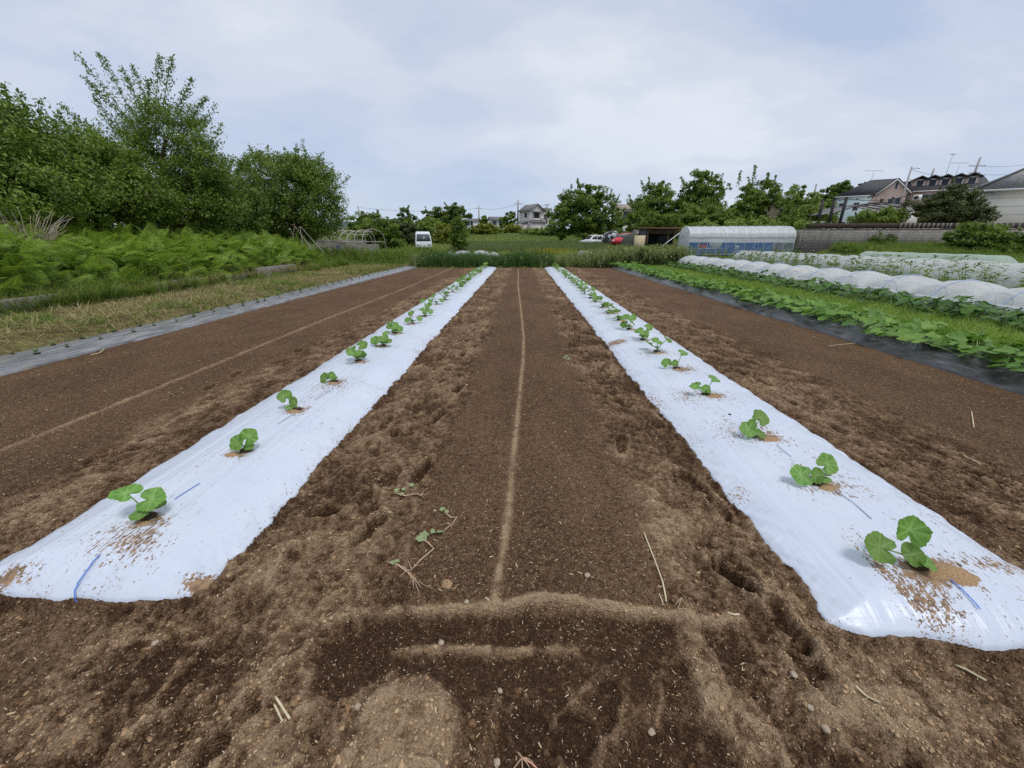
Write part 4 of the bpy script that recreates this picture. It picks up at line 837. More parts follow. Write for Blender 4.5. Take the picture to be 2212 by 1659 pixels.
# derelict greenhouse frame
M_PIPE = pmat('rusty_pipe', (.42, .39, .34), .6, .3, 8); M_RAG = film_mat('torn_plastic', (.46, .42, .38), .82, .5); M_BLUERAG = film_mat('torn_blue_plastic', (.22, .32, .45), .85, .5)
DY = 33.0; pc = atY(757, 510, DY); gz = GZ(pc[0], DY)
root = thing('derelict_greenhouse', 'collapsed pipe greenhouse frame hung with torn plastic, beside the left trees', 'greenhouse', (pc[0], DY, gz-.1), radians(-8))
W2 = px2m(DY, 104)/2
def arch(x, skew=0, hh=2.0): return [(x+skew*s_, -1.7*cos(t), (hh*.62 if t in (0, pi) else hh*.62+hh*.42*sin(t)**.8)) if True else 0 for s_, t in zip(np.linspace(0, 1, 9), np.linspace(0, pi, 9))]
for k, xk in enumerate(np.linspace(-W2, W2, 7)):
    sk = rng.normal(0, .25); A = [(xk, -1.7, -.1)]+arch(xk, sk, 1.95+rng.normal(0, .06))+[(xk+sk, 1.7, -.1)]; MB().tube(A, .028, 5).build('hoop', M_PIPE, root)
for yy, z0 in ((-1.68, 1.24), (-1.0, 1.78), (0, 2.02), (1.68, 1.24)): MB().tube([(-W2-.05, yy, z0), (0, yy, z0-.06), (W2+.05, yy, z0-.1)],   .03, 5).build('rail', M_PIPE, root)
MB().tube([(-W2*.55, -1.75, 1.95), (W2*.1, -1.8, 1.35), (W2*.95, -1.85, .75)], .03, 5).build('fallen_pole', M_PIPE, root)
MB().tube([(-W2*.3, -1.72, 1.2), (-W2*.05, -1.74, 1.9)], .024, 5).build('fallen_pole', M_PIPE, root)
def rag(x0, x1, z0, z1, mat, y=-1.73, seed=0):
    nx_, nz_ = 14, 9; u, v = np.meshgrid(np.linspace(0, 1, nx_), np.linspace(0, 1, nz_)); X = x0+(x1-x0)*u; low = .35*np.clip(fbm(u*5+seed, u*0, 3, 12)+.25, 0, 1)*(z1-z0); Z = z0+low+(z1-z0-low)*v-.12*np.abs(fbm(u*4, v*0+seed, 2, 13))
    Yv = y+.10*fbm(u*6+seed, v*4, 3, 14); I = np.arange(nx_*nz_).reshape(nz_, nx_); Q = np.stack([I[:-1, :-1], I[:-1, 1:], I[1:, 1:], I[1:, :-1]], -1).reshape(-1, 4)
    link_mesh('torn_sheet', np.stack([X, Yv, Z], -1).reshape(-1, 3), [Q], mat, root, True)
rag(-W2, -W2*.5, -.1, 1.4, M_RAG, seed=1); rag(-W2*.9, W2*.9, .2, 1.35, M_RAG, -.9, 8); rag(-W2*.95, -W2*.7, .0, .8, M_BLUERAG, -1.77, 2); rag(-W2*.4, W2*.3, -.1, 1.15, M_RAG, seed=3); rag(-W2*.15, W2*.05, .3, .95, M_BLUERAG, -1.78, 4); rag(W2*.35, W2*.98, -.1, .95, M_RAG, seed=5); rag(-W2, W2*.8, -.1, 1.0, M_RAG, 1.6, 6)
x = pc[0]+rng.uniform(-W2, W2, 60); y = DY+rng.uniform(-2.4, -1.8, 60)
tag(scatter('dry_weeds', [stalk_weed(.9, 18, .2, 5+k) for k in range(3)], np.stack([x, y, zg(x, y)], -1), rotmats(rng.uniform(0, 6, 60)), rng.uniform(.5, 1.1, 60), M_STRAW), 'dry brown weeds in front of the collapsed greenhouse frame', 'weeds', kind='stuff')
# ================================================================== weeds at the far end of the field and the land beyond
def gpos(x, y): return np.stack([x, y, zg(x, y)+np.where((np.abs(x+.85) < 6.6) & (y < 23.2), .1, 0)], -1)
OG = [blade_clump(20, .85, .12, .28, .009, 3, 90+k, .6) for k in range(5)]
M_ONION = leaf_mat('dark_tall_grass', (.03, .08, .022), (.11, .20, .05), .2, .5)
xa, xb = atY(905, 560, 22.6)[0], atY(1195, 560, 22.6)[0]
x, y = area(2300, lambda x, y: np.ones(len(x)), xa, xb, 22.0, 24.3, 1); n = len(x)
tag(scatter('tall_grass', OG, gpos(x, y), rotmats(rng.uniform(0, 6.3, n)), rng.uniform(.55, 1.1, n)*(.7+.5*vn(x*.7, y, 4)), M_ONION, tint=rng.random(n)), 'dark green upright leaves of a crop standing across the far end of the tilled field', 'crop', kind='stuff')
x, y = area(420, lambda x, y: np.ones(len(x)), xa-.2, xb, 21.9, 22.3, 1); n = len(x)
tag(scatter('low_weeds', [leaf_tuft(26, .2, .09, 40+k, .7, .5, .8) for k in range(4)], gpos(x, y), rotmats(rng.uniform(0, 6.3, n)), rng.uniform(.5, 1.1, n), M_GRASS, tint=rng.random(n)), 'low leafy weeds along the foot of the dark crop', 'weeds', kind='stuff')
M_MUG = leaf_mat('pale_weeds', (.10, .15, .05), (.33, .39, .17), .25, .6, (.40, .40, .22))
WW = [stalk_weed(1.0, 46, .24, 200+k, .3) for k in range(6)]
xa2, xb2 = atY(1120, 560, 22.8)[0], atY(1475, 545, 23.5)[0]
x, y = area(1500, lambda x, y: np.ones(len(x)), xa2, xb2, 22.1, 26.0, 1.2); n = len(x)
k_ = .55+.42*sst(2, 7, x)+.25*fbm(x*.8, y*.8, 2, 7)
tag(scatter('mugwort', WW, gpos(x, y), rotmats(rng.uniform(0, 6.3, n), rng.normal(0, .2, n)), k_*rng.uniform(.8, 1.2, n), M_MUG, tint=rng.random(n)), 'pale feathery weeds in a bushy bank across the far end of the field', 'weeds', kind='stuff')
x = np.concatenate([rng.uniform(xa-.5, xa+1.6, 230), rng.uniform(xa, xb, 160)]); y = rng.uniform(21.95, 23.6, 390); n = 390
tag(scatter('mixed_weeds', WW+OG[:2], gpos(x, y), rotmats(rng.uniform(0, 6.3, n)), rng.uniform(.35, .8, n), M_MUG, tint=rng.random(n)), 'grey-green weeds mixed into the left end of the dark crop', 'weeds', kind='stuff')
# rough field beyond
M_FIELD = leaf_mat('field_grass', (.12, .19, .035), (.33, .40, .10), .3, .65, (.40, .38, .12))
FT = [leaf_tuft(30, .38, .16, 300+k, .7, .35, .8) for k in range(4)]+[blade_clump(24, .55, .25, .5, .016, 2, 310+k) for k in range(4)]+[stalk_weed(.7, 26, .22, 320+k) for k in range(2)]
yy = 24+(112-24)*rng.random(15000)**1.5; xx = -.5+(rng.random(15000)*2-1)*(10+.75*yy)
ok = ~((xx > 12) & (yy < 62)) & ~((xx < -13) & (yy < 60)); xx, yy = xx[ok], yy[ok]; n = len(xx)
gr = np.clip(vn(xx*.12, yy*.09, 14)*1.4-.2+rng.normal(0, .15, n), 0, 1)
tag(scatter('field_weeds', FT, gpos(xx, yy), rotmats(rng.uniform(0, 6.3, n)), rng.uniform(.5, 1.0, n)*(.55+.006*yy), M_FIELD, tint=gr), 'rough weedy grassland stretching away behind the tilled field', 'grass', kind='stuff')
yy = rng.uniform(38, 60, 2600); xx = rng.uniform(atY(1000, 510, 50)[0], atY(1270, 510, 50)[0]+2, 2600); n = len(xx)
tag(scatter('grey_green_crop', [blade_clump(20, .6, .3, .3, .018, 2, 410+k) for k in range(3)], gpos(xx, yy), rotmats(rng.uniform(0, 6.3, n)), rng.uniform(.5, 1.0, n), leaf_mat('grey_green_leaves', (.10, .13, .05), (.20, .25, .10), .2, .7), tint=rng.random(n)), 'grey-green grass field in the middle distance before the house', 'grass', kind='stuff')
pc = atY(1200, 528, 31); n = 260; xx = pc[0]+rng.normal(0, .95, n); yy = 31+rng.normal(0, .8, n)
tag(scatter('yellow_flowers', [stalk_weed(.75, 40, .12, 500+k) for k in range(3)], gpos(xx, yy), rotmats(rng.uniform(0, 6.3, n)), rng.uniform(.6, 1.05, n), leaf_mat('yellow_flower_heads', (.16, .20, .02), (.46, .42, .03), .3, .6), tint=rng.random(n)), 'patch of yellow flowering weeds beyond the far end of the field', 'flowers', kind='stuff')
# hedges and trees of the middle distance
def T(name, label, cat, px0, px1, ytop, ybot, Y, n, size, mat, nl=4, seed=0, group=None, sprays=(), trunk=.12, clump=.5, round_=True):
    """a crown filling the given span of the survey picture at depth Y"""
    r = np.random.default_rng(seed); cx = (px0+px1)/2; W = px2m(Y, px1-px0)/2; b = atY(cx, ybot, Y); top = atY(cx, ytop, Y)[2]; g = GZ(b[0], Y); z0 = max(b[2], g); Hh = top-z0
    lobes = [(b[0], Y, z0+Hh*.5, W*.80, W*.6, Hh*.50)]
    for k in range(nl):
        u = (k+.5)/nl*2-1; hz = 1-.45*u*u if round_ else 1-.15*abs(u)
        lobes.append((b[0]+u*W*.68, Y+r.uniform(-.4, .4)*W*.6, z0+Hh*(.42*hz+r.uniform(-.08, .15)), W*r.uniform(.42, .56), W*.45, Hh*hz*r.uniform(.40, .50)))
    lobes.append((b[0]+r.uniform(-.25, .25)*W, Y, top-Hh*.24, W*.36, W*.34, Hh*.24))
    for u in (-.55, 0, .55): lobes.append((b[0]+u*W, Y-W*.15, z0+Hh*.20, W*.42, W*.4, Hh*.24))
    return tree(name, label, cat, (b[0], Y, g), lobes, int(n*1.5), size*1.08, mat, trunk, [(atY(a, b_, Y), atY(c, d, Y), k) for a, b_, c, d, k in sprays], group, clump, 8)
MG = 'trees and bushes of the middle distance'
T('bush', 'dark olive bush right behind the collapsed greenhouse frame', 'bush', 770, 880, 462, 535, 44, 6500, .24, M_MIDLEAF, 4, 1, MG)
T('bush', 'dark spiky bush between the collapsed frame and the white van', 'bush', 830, 920, 480, 532, 46, 5000, .22, M_EVERGREEN, 4, 2, MG)
T('broadleaf_tree', 'rounded tree above the white van, left of the taller group', 'tree', 835, 915, 448, 520, 74, 5000, .34, M_DARKLEAF, 4, 3, MG)
T('broadleaf_tree', 'taller dark tree with an uneven top, behind the small orange-based bush', 'tree', 905, 975, 447, 505, 80, 5000, .36, M_DARKLEAF, 4, 4, MG, [(925, 470, 918, 446, 40), (945, 470, 940, 446, 40)])
T('broadleaf_tree', 'highest dark rounded tree just left of the thin pole on the skyline', 'tree', 950, 1018, 437, 500, 82, 5500, .36, M_DARKLEAF, 4, 5, MG)
T('bush', 'yellow-green bush hiding the foot of the trees behind the van', 'bush', 935, 985, 478, 525, 56, 4000, .26, M_YELLEAF, 3, 6, MG)
T('bush', 'light green shrub to the right above the white van roof', 'bush', 900, 950, 470, 530, 60, 3500, .28, M_LIGHTLEAF, 3, 7, MG)
T('bush', 'upright two-tone bush with a brown twiggy base, beside the far end of the crop', 'bush', 973, 1013, 470, 532, 38, 4200, .16, M_MIDLEAF, 3, 8, MG, clump=.35)
T('bush', 'wide yellow-green bush far off left of the grey-roofed house', 'bush', 1012, 1080, 484, 515, 88, 4200, .36, M_YELLEAF, 5, 9, MG, round_=False)
T('bush', 'second yellow-green bush far off, close to the house', 'bush', 1072, 1140, 487, 515, 92, 3600, .36, M_YELLEAF, 5, 10, MG, round_=False)
T('broadleaf_tree', 'small round tree alone on the far skyline left of the house', 'tree', 1032, 1060, 466, 492, 130, 1800, .5, M_MIDLEAF, 3, 11, MG)
T('broadleaf_tree', 'green tree touching the left wall of the grey-roofed house', 'tree', 1078, 1124, 457, 494, 124, 3600, .5, M_MIDLEAF, 4, 12, MG)
T('hedge', 'long low green hedge in front of the grey-roofed house', 'hedge', 1120, 1250, 494, 518, 86, 6000, .34, M_LIGHTLEAF, 8, 13, None, round_=False)
T('broadleaf_tree', 'big bushy tree hung with creepers, right of the grey-roofed house', 'tree', 1178, 1345, 398, 512, 62, 26000, .27, M_MIDLEAF, 6, 14, MG, [(1255, 420, 1247, 390, 70), (1235, 430, 1228, 410, 60), (1290, 425, 1295, 402, 60), (1315, 430, 1322, 408, 50)], .25)
T('broadleaf_tree', 'broad leafy tree with a lumpy top, behind the dark shed', 'tree', 1352, 1470, 392, 505, 56, 17000, .26, M_MIDLEAF, 5, 15, MG, [(1390, 410, 1385, 388, 50), (1365, 440, 1358, 420, 50)], .25)
T('broadleaf_tree', 'tallest broad tree on the right, standing behind the greenhouse', 'tree', 1440, 1560, 368, 502, 54, 22000, .25, M_MIDLEAF, 6, 16, MG, [(1510, 385, 1505, 366, 50), (1535, 390, 1540, 370, 50), (1550, 410, 1560, 395, 50)], .28)
T('broadleaf_tree', 'tree with thin shoots rising from its top, right of the tallest broad tree', 'tree', 1556, 1690, 388, 505, 52, 22000, .25, M_MIDLEAF, 6, 17, MG, [(1580, 410, 1572, 395, 40), (1595, 400, 1600, 368, 70), (1625, 400, 1632, 356, 110), (1655, 400, 1660, 372, 80), (1670, 405, 1676, 378, 60)], .25)
T('broadleaf_tree', 'lighter green tree sloping down towards the leaning pole', 'tree', 1655, 1765, 402, 500, 56, 14000, .28, M_LIGHTLEAF, 5, 18, MG)
T('bush', 'pale bamboo-like bush behind the greenhouse right end', 'bush', 1690, 1775, 440, 520, 45, 8000, .22, M_LIGHTLEAF, 5, 19, MG)
T('bush', 'feathery pale bush left of the black carport posts', 'bush', 1740, 1800, 430, 490, 58, 6000, .26, M_LIGHTLEAF, 4, 20, MG)
T('broadleaf_tree', 'dark wooded crown on the skyline behind the pale blue house', 'tree', 1770, 1868, 388, 440, 95, 8000, .42, M_DARKLEAF, 4, 21, MG)
T('hedge', 'vine-covered hedge along the back of the greenhouse', 'hedge', 1455, 1740, 470, 512, 43, 14000, .22, M_LIGHTLEAF, 10, 22, None, round_=False, clump=.4)
T('bush', 'dense green thicket filling the foot of the broad leafy tree behind the shed', 'bush', 1335, 1450, 450, 512, 49, 9000, .24, M_MIDLEAF, 5, 60, MG)
T('bush', 'shady green thicket between the two broad trees behind the greenhouse', 'bush', 1425, 1590, 440, 505, 47, 12000, .24, M_MIDLEAF, 6, 61, MG)
T('bush', 'dark olive thicket linking the round-topped left tree with the trees above the van', 'bush', 742, 850, 458, 520, 60, 7000, .28, M_MIDLEAF, 5, 62, MG)
T('bush', 'mixed green thicket low behind the white van', 'bush', 860, 1010, 472, 522, 64, 9000, .28, M_MIDLEAF, 7, 63, MG, round_=False)
p = atY(1665, 462, 42.5); dead_bush('dead_bush', 'grey leafless tangle of twigs in the hedge behind the greenhouse', (p[0], 42.2, p[2]-1.0), .9, 1.9, 60, M_DEADWOOD)
yy = rng.uniform(26.5, 36, 700); xx = np.array([atY(q, 530, w_)[0] for q, w_ in zip(rng.uniform(1325, 1480, 700), yy)]); n = 700
tag(scatter('tall_weeds', WW, gpos(xx, yy), rotmats(rng.uniform(0, 6.3, n), rng.normal(0, .2, n)), rng.uniform(.4, .8, n), M_MUG, tint=rng.random(n)), 'tall pale weeds in front of the parked cars and the shed', 'weeds', kind='stuff')
# pieces of white tunnel showing through the crop
M_FILMW = film_mat('white_tunnel_film', (.74, .78, .82), .82, .35)
def low_tunnel(name, label, x0, x1, yc, hw, hh, z0, amp, per, mat, group=None, seed=0):
    """a film tunnel running along X"""
    root = thing(name, label, 'tunnel cover', ((x0+x1)/2, yc, z0), 0, group); nu, nv = int((x1-x0)*9), 18; u = np.linspace(0, 1, nu); t = np.linspace(0, pi, nv); U, Tt = np.meshgrid(u, t)
    x = (x0-x1)/2+(x1-x0)*U; sc = 1-amp+amp*np.sqrt(np.abs(np.sin(pi*x/per)))+.12*fbm(x*2+seed, Tt, 3, 3); sc = sc*np.sqrt(np.clip(1-(2*U-1)**8, .02, 1)); V = np.stack([x, -hw*np.cos(Tt)*sc**.5, hh*np.sin(Tt)**.8*sc-.03], -1).reshape(-1, 3)
    I = np.arange(nu*nv).reshape(nv, nu); Q = np.stack([I[:-1, :-1], I[:-1, 1:], I[1:, 1:], I[1:, :-1]], -1).reshape(-1, 4); link_mesh('film', V, [Q], mat, root, True)
    k = max(2, int((x1-x0)/per))
    for i in range(k):
        xx = (x0-x1)/2+(i+.5)*per
        if xx < (x1-x0)/2: MB().tube([(xx, -hw*cos(a), hh*sin(a)**.8*.97) for a in np.linspace(0, pi, 11)], .008, 5).build('hoop', M_HOOP, root)
    return root
M_HOOP = pmat('tunnel_hoop', (.35, .45, .62), .4, .15)
a, b = atY(955, 545, 26.5)[0], atY(1082, 540, 26.5)[0]
low_tunnel('tunnel_cover', 'crumpled white film tunnel showing above the dark crop at the far end', a, b, 26.5, .5, .78, GZ(a, 26.5), .35, 1.2, M_FILMW, None, 1)
a, b = atY(1235, 545, 27)[0], atY(1330, 545, 27)[0]
low_tunnel('tunnel_cover', 'short white film hump buried in the pale weeds at the far end', a, b, 27, .5, .75, GZ(a, 27), .3, 1.2, M_FILMW, None, 2)
xv = atY(914, 528, 37)[0]; n = 90; xx = xv+rng.uniform(-1.6, 1.6, n); yy = rng.uniform(35.2, 37.2, n)
tag(scatter('van_weeds', WT, gpos(xx, yy), rotmats(rng.uniform(0, 6.3, n)), rng.uniform(.5, .95, n), M_FIELD, tint=rng.random(n)), 'green weeds standing in front of the white van', 'weeds', kind='stuff')
# ================================================================== vehicles
M_TYRE = pmat('tyre_rubber', (.018, .018, .019), .85, .2); M_RIM = pmat('wheel_metal', (.42, .43, .44), .4, .15, metal=.6); M_CARGLASS = glass_mat('vehicle_glass', (.035, .045, .05)); M_BLACKTRIM = pmat('black_trim', (.02, .02, .022), .5, .2)
M_LAMP = pmat('headlight_glass', (.7, .72, .74), .15, .1, spec=.6); M_REDLAMP = pmat('tail_light', (.5, .02, .02), .25, .1, spec=.6)
def paint(n, c): return pmat(n, c, .3, .08, 2, .5)
def vehicle(name, label, cat, loc, rz, W, prof, belt, topw, mat, sides, screens, wheels, wr, group=None, lamps=(), plate=None, lowmat=None):
    root = thing(name, label, cat, loc, rz, group); P = np.array(prof, float); zm = P[:, 1].max(); n = len(P); c0 = P.mean(0)
    hw = lambda z: W/2 if z <= belt else W/2+(topw/2-W/2)*(z-belt)/(zm-belt)
    Pin = c0+(P-c0)*np.array([.985, .965]); rows = []
    for s_, pr in ((-1, Pin), (-.93, P), (.93, P), (1, Pin)): rows.append([(x, s_*hw(z), z) for x, z in pr])
    V = [v for r_ in rows for v in r_]; F4 = [[k*n+i, k*n+(i+1) % n, (k+1)*n+(i+1) % n, (k+1)*n+i] for k in range(3) for i in range(n)]
    body = MB().add(V, [F4, list(range(n))[::-1], [3*n+i for i in range(n)]]).build('body', mat, root)
    for poly in sides:
        for s_ in (-1, 1):
            mb = MB(); Q = np.array([(x, s_*(hw(z)+.012), z) for x, z in poly]); mb.slab(Q if s_ < 0 else Q[::-1], -.02); mb.build('side_window', M_CARGLASS, root)
    for (i, j, f0, f1, wf, nm) in screens:
        a, b = P[i], P[j]; p = a+(b-a)*f0; q = a+(b-a)*f1; d = (b-a)/np.linalg.norm(b-a); nrm = np.array([d[1], -d[0]]); nrm *= np.sign(np.dot(nrm, (a+b)/2-c0)); p = p+nrm*.012; q = q+nrm*.012
        Q = np.array([(p[0], -hw(p[1])*wf, p[1]), (p[0], hw(p[1])*wf, p[1]), (q[0], hw(q[1])*wf, q[1]), (q[0], -hw(q[1])*wf, q[1])]); MB().slab(Q, .01).build(nm, M_CARGLASS, root)
    for x in wheels:
        for s_ in (-1, 1):
            t = MB().cyl((x, s_*(W/2-.17), wr), wr, (0, s_, 0), .17+.02, 20).build('wheel', M_TYRE, root); MB().cyl((x, s_*(W/2+.0), wr), wr*.6, (0, s_, 0), .03, 16).build('rim', M_RIM, t)
    for (x, y, z, w_, h_, m_, nm) in lamps: MB().box(x-.02, x+.02, y-w_/2, y+w_/2, z-h_/2, z+h_/2).build(nm, m_, root)
    return root
M_SILVER = paint('silver_white_paint', (.62, .64, .68)); M_WHITEP = paint('white_paint', (.75, .76, .76)); M_RED = paint('red_paint', (.50, .02, .03)); M_MAROON = paint('maroon_paint', (.16, .05, .05))
vanp = [(1.62, .30), (1.66, .62), (1.60, .98), (1.22, 1.66), (1.02, 1.80), (.6, 1.87), (-1.35, 1.87), (-1.58, 1.72), (-1.66, 1.0), (-1.66, .32)]
VY = 39.0; p = atY(914, 525, VY)
v = vehicle('kei_van', 'white boxy mini van parked in the weeds at the far left corner of the field', 'van', (p[0], VY, GZ(p[0], VY)-.12), atan2(-1, .28), 1.46, vanp, 1.0, 1.22, M_SILVER, [[(1.32, 1.04), (1.06, 1.55), (.45, 1.6), (.45, 1.04)], [(.38, 1.04), (.38, 1.6), (-.5, 1.6), (-.5, 1.04)], [(-.58, 1.04), (-.58, 1.6), (-1.4, 1.58), (-1.48, 1.04)]], [(2, 3, .06, .95, .88, 'windshield'), (7, 8, .1, .8, .85, 'rear_window')], (1.05, -1.1), .28, None,
     [(1.655, s_*.5, .78, .26, .16, M_LAMP, 'headlight') for s_ in (-1, 1)]+[(1.665, 0, .42, 1.3, .12, M_BLACKTRIM, 'bumper')])
for s_ in (-1, 1): MB().box(1.2, 1.28, s_*.80-.07, s_*.80+.07, 1.05, 1.27).build('wing_mirror', M_BLACKTRIM, v)
MB().tube([(1.60, -.35, 1.03), (1.52, .05, 1.16)], .012, 4).build('wiper', M_BLACKTRIM, v)
sedan = [(2.0, .25), (2.05, .5), (1.95, .68), (.85, .86), (.25, 1.28), (-.0, 1.33), (-1.0, 1.32), (-1.45, 1.05), (-1.95, .92), (-2.0, .5), (-1.95, .25)]
wagon = [(1.75, .28), (1.8, .6), (1.7, .82), (.95, .98), (.45, 1.46), (.2, 1.53), (-1.3, 1.52), (-1.6, 1.4), (-1.75, .95), (-1.75, .3)]
CYd = 50.0
def onland(px, Y, dz=0): p = atY(px, 520, Y); return (p[0], Y, GZ(p[0], Y)+dz)
CG = 'old cars parked by the shed'
vehicle('old_car', 'old red saloon car parked facing the field among weeds', 'car', onland(1353, 44, .18), atan2(-1, -.75), 1.62, sedan, .88, 1.25, M_RED, [[(.62, .92), (.25, 1.22), (-.3, 1.25), (-.3, .92)], [(-.36, .92), (-.36, 1.25), (-.98, 1.25), (-1.25, .95)]], [(3, 4, .1, .92, .85, 'windshield'), (6, 7, .1, .9, .85, 'rear_window')], (1.25, -1.25), .3, CG, [(2.03, s_*.58, .58, .26, .13, M_LAMP, 'headlight') for s_ in (-1, 1)])
vehicle('old_car', 'maroon estate car with a white roof, parked right of the red saloon', 'car', onland(1377, 46, .2), atan2(-.35, -1), 1.62, wagon, .95, 1.3, M_MAROON, [[(.72, 1.0), (.42, 1.40), (-.05, 1.42), (-.05, 1.0)], [(-.12, 1.0), (-.12, 1.42), (-.75, 1.42), (-.75, 1.0)], [(-.82, 1.0), (-.82, 1.42), (-1.35, 1.40), (-1.55, 1.0)]], [(3, 4, .1, .92, .85, 'windshield'), (7, 8, .1, .8, .85, 'rear_window')], (1.1, -1.1), .29, CG, [(1.785, s_*.55, .68, .24, .14, M_LAMP, 'headlight') for s_ in (-1, 1)])
r_ = [o for o in bpy.data.objects if o.name.startswith('old_car')][-1]; MB().box(-1.25, .25, -.62, .62, 1.515, 1.55).build('roof_panel', M_WHITEP, r_)
vehicle('small_truck', 'white mini truck cab behind the red saloon car', 'truck', onland(1388, 51, .35), atan2(-1, -.5), 1.45, vanp, 1.0, 1.25, M_WHITEP, [[(1.3, 1.04), (1.06, 1.55), (.45, 1.6), (.45, 1.04)]], [(2, 3, .06, .95, .88, 'windshield'), (7, 8, .1, .8, .85, 'rear_window')], (1.05, -1.1), .28, CG, [(1.655, s_*.5, .78, .26, .16, M_LAMP, 'headlight') for s_ in (-1, 1)])
vehicle('old_car', 'white car with its bonnet towards the field, left behind the maroon estate', 'car', onland(1362, 50, .3), atan2(-1, .2), 1.62, wagon, .95, 1.3, M_WHITEP, [[(.72, 1.0), (.42, 1.40), (-.05, 1.42), (-.05, 1.0)]], [(3, 4, .1, .92, .85, 'windshield'), (7, 8, .1, .8, .85, 'rear_window')], (1.1, -1.1), .29, CG, [(1.785, s_*.55, .68, .24, .14, M_LAMP, 'headlight') for s_ in (-1, 1)])
vehicle('old_car', 'pale car half sunk in weeds at the foot of the creeper-hung tree', 'car', onland(1283, 55, -.35), atan2(-.3, -1), 1.5, wagon, .95, 1.3, M_SILVER, [[(.72, 1.0), (.42, 1.40), (-.05, 1.42), (-.05, 1.0)], [(-.12, 1.0), (-.12, 1.42), (-.75, 1.42), (-.75, 1.0)]], [(3, 4, .1, .92, .85, 'windshield'), (7, 8, .1, .8, .85, 'rear_window')], (1.1, -1.1), .29, CG, [])
# machinery under a black and white sheet
p = onland(1322, 52); root = thing('covered_machine', 'dark farm machine under a torn black and white sheet, left of the red car', 'machine', p)
V, F = rough_ball(1, 3, .3, 4, (1.3, .8, .85)); mS, nt, nd = new_mat('torn_sheet'); q = nd('ShaderNodeBsdfPrincipled', inp={'Base Color': ramp(nt, noise(nt, 3.2, 3), [(.5, (.025, .025, .028)), (.55, (.6, .62, .65))], 'CONSTANT'), 'Roughness': .5}); out(nt, q.outputs[0])
link_mesh('sheet', V+np.array([0, 0, .8]), [F], mS, root, True); MB().box(-1.2, 1.2, -.5, .5, 0, .5).build('chassis', M_BLACKTRIM, root)
for x_ in (-.8, .8): MB().cyl((x_, -.62, .35), .36, (0, 1, 0), .18, 18).build('wheel', M_TYRE, root)
# ================================================================== right side crops
m, nt, nd = new_mat('black_mulch_plastic')
geo = nd('ShaderNodeNewGeometry'); PO = geo.outputs['Position']; mp = nd('ShaderNodeMapping', inp={0: PO, 'Scale': (6, 1, 1)})
c = ramp(nt, noise(nt, 3, 5, mp.outputs[0], .65), [(.3, (.018, .019, .02)), (.55, (.05, .052, .055)), (.72, (.13, .135, .14))])
p = nd('ShaderNodeBsdfPrincipled', inp={'Base Color': c, 'Roughness': .34, 'Specular IOR Level': .4})
b = nd('ShaderNodeBump', inp={'Strength': .9, 'Distance': .02, 'Height': noise(nt, 4, 4, mp.outputs[0], .6)}); nt.links.new(b.outputs[0], p.inputs['Normal']); out(nt, p.outputs[0])
strip_film('mulch_film', 'glossy black mulch film strip under the leafy vine row on the right', 4.82, 6.15, -1.0, 22.4, m, .10, None, 60, 7)
M_VINE = leaf_mat('squash_vine_leaves', (.075, .18, .03), (.19, .34, .055), .33, .45, (.27, .40, .07)); M_VINE2 = leaf_mat('dark_vine_leaves', (.04, .105, .02), (.10, .21, .035), .28, .42)
BL = [leaf_shape(18, 3, k*1.3, .14, .09, 0, .6)[:2] for k in range(4)]
def vine_plant(name, label, cat, seed, n, rad, hh, ls, mat, group):
    r = np.random.default_rng(seed); root = thing(name, label, cat, (0, 0, 0), 0, group); mb = MB(); st = MB()
    for k in range(n):
        a = r.uniform(0, 2*pi); d = rad*r.random()**.6; z = hh*(.35+.65*r.random())*(1-.35*d/rad); c = np.array([d*cos(a), d*sin(a)*1.0, z]); nn = (cos(a)*.35+r.normal(0, .22), sin(a)*.35+r.normal(0, .22)-.12, 1); s_ = ls*r.uniform(.6, 1.15)
        V, F = BL[int(r.integers(0, 4))]; t = (cos(a)+r.normal(0, .4), sin(a)+r.normal(0, .4), -.15); mb.add(orient(V, s_*.5, c, nn, t), F, r.random()*.6+.4*z/hh); petiole(st, (d*cos(a)*.35, d*sin(a)*.35, .02), c, .006, .004)
    mb.build('foliage', mat, root, True, 'tint'); st.build('stems', M_STEM, root, True); return root
def vrow(name, cat, xc, y0, y1, step, protos_, lab, group, zf, sc):
    i = 0; yy = y0; ys_ = []
    while yy < y1: ys_.append(yy); yy += step*rng.uniform(.9, 1.1)
    for i, yy in enumerate(ys_):
        o = protos_[i] if i < len(protos_) else copy_tree(protos_[int(rng.integers(0, len(protos_)))]); x = xc+rng.normal(0, .06)
        o.location = (x, yy, zf(x, yy)); o.rotation_euler = (0, 0, rng.uniform(0, 6.28)); o.scale = (sc*rng.uniform(.9, 1.15),)*3
        if i == len(ys_)-1: l_ = 'farthest '+lab
        elif i == 0: l_ = 'nearest '+lab
        else: l_ = ORD[i]+' '+lab.replace(' of the', ' from the near end of the')
        tag(o, l_)
P1 = [vine_plant('squash_plant', 'x', 'vine plant', 700+k, 56, .56, .27, .16, M_VINE, 'squash plants on the black film') for k in range(5)]
vrow('squash_plant', 'vine plant', 5.5, 3.3, 22.2, .66, P1, 'light green squash plant of the row on the black film', '', lambda x, y: .08, 1.0)
P2_ = [vine_plant('melon_plant', 'x', 'vine plant', 800+k, 56, .55, .42, .155, M_VINE2, 'dark vine plants along the white tunnel') for k in range(5)]
vrow('melon_plant', 'vine plant', 7.95, 4.6, 22.0, .8, P2_, 'dark green vine plant of the row along the white tunnel', '', lambda x, y: GZ(x, y)+.02, 1.0)
x, y = area(14000, lambda x, y: (.35+.65*vn(x*1.5, y*1.5, 3))*np.where((x < 6.2) | (x > 7.7), .45, 1), 5.75, 8.35, 3.3, 22.5, 1.15); n = len(x)
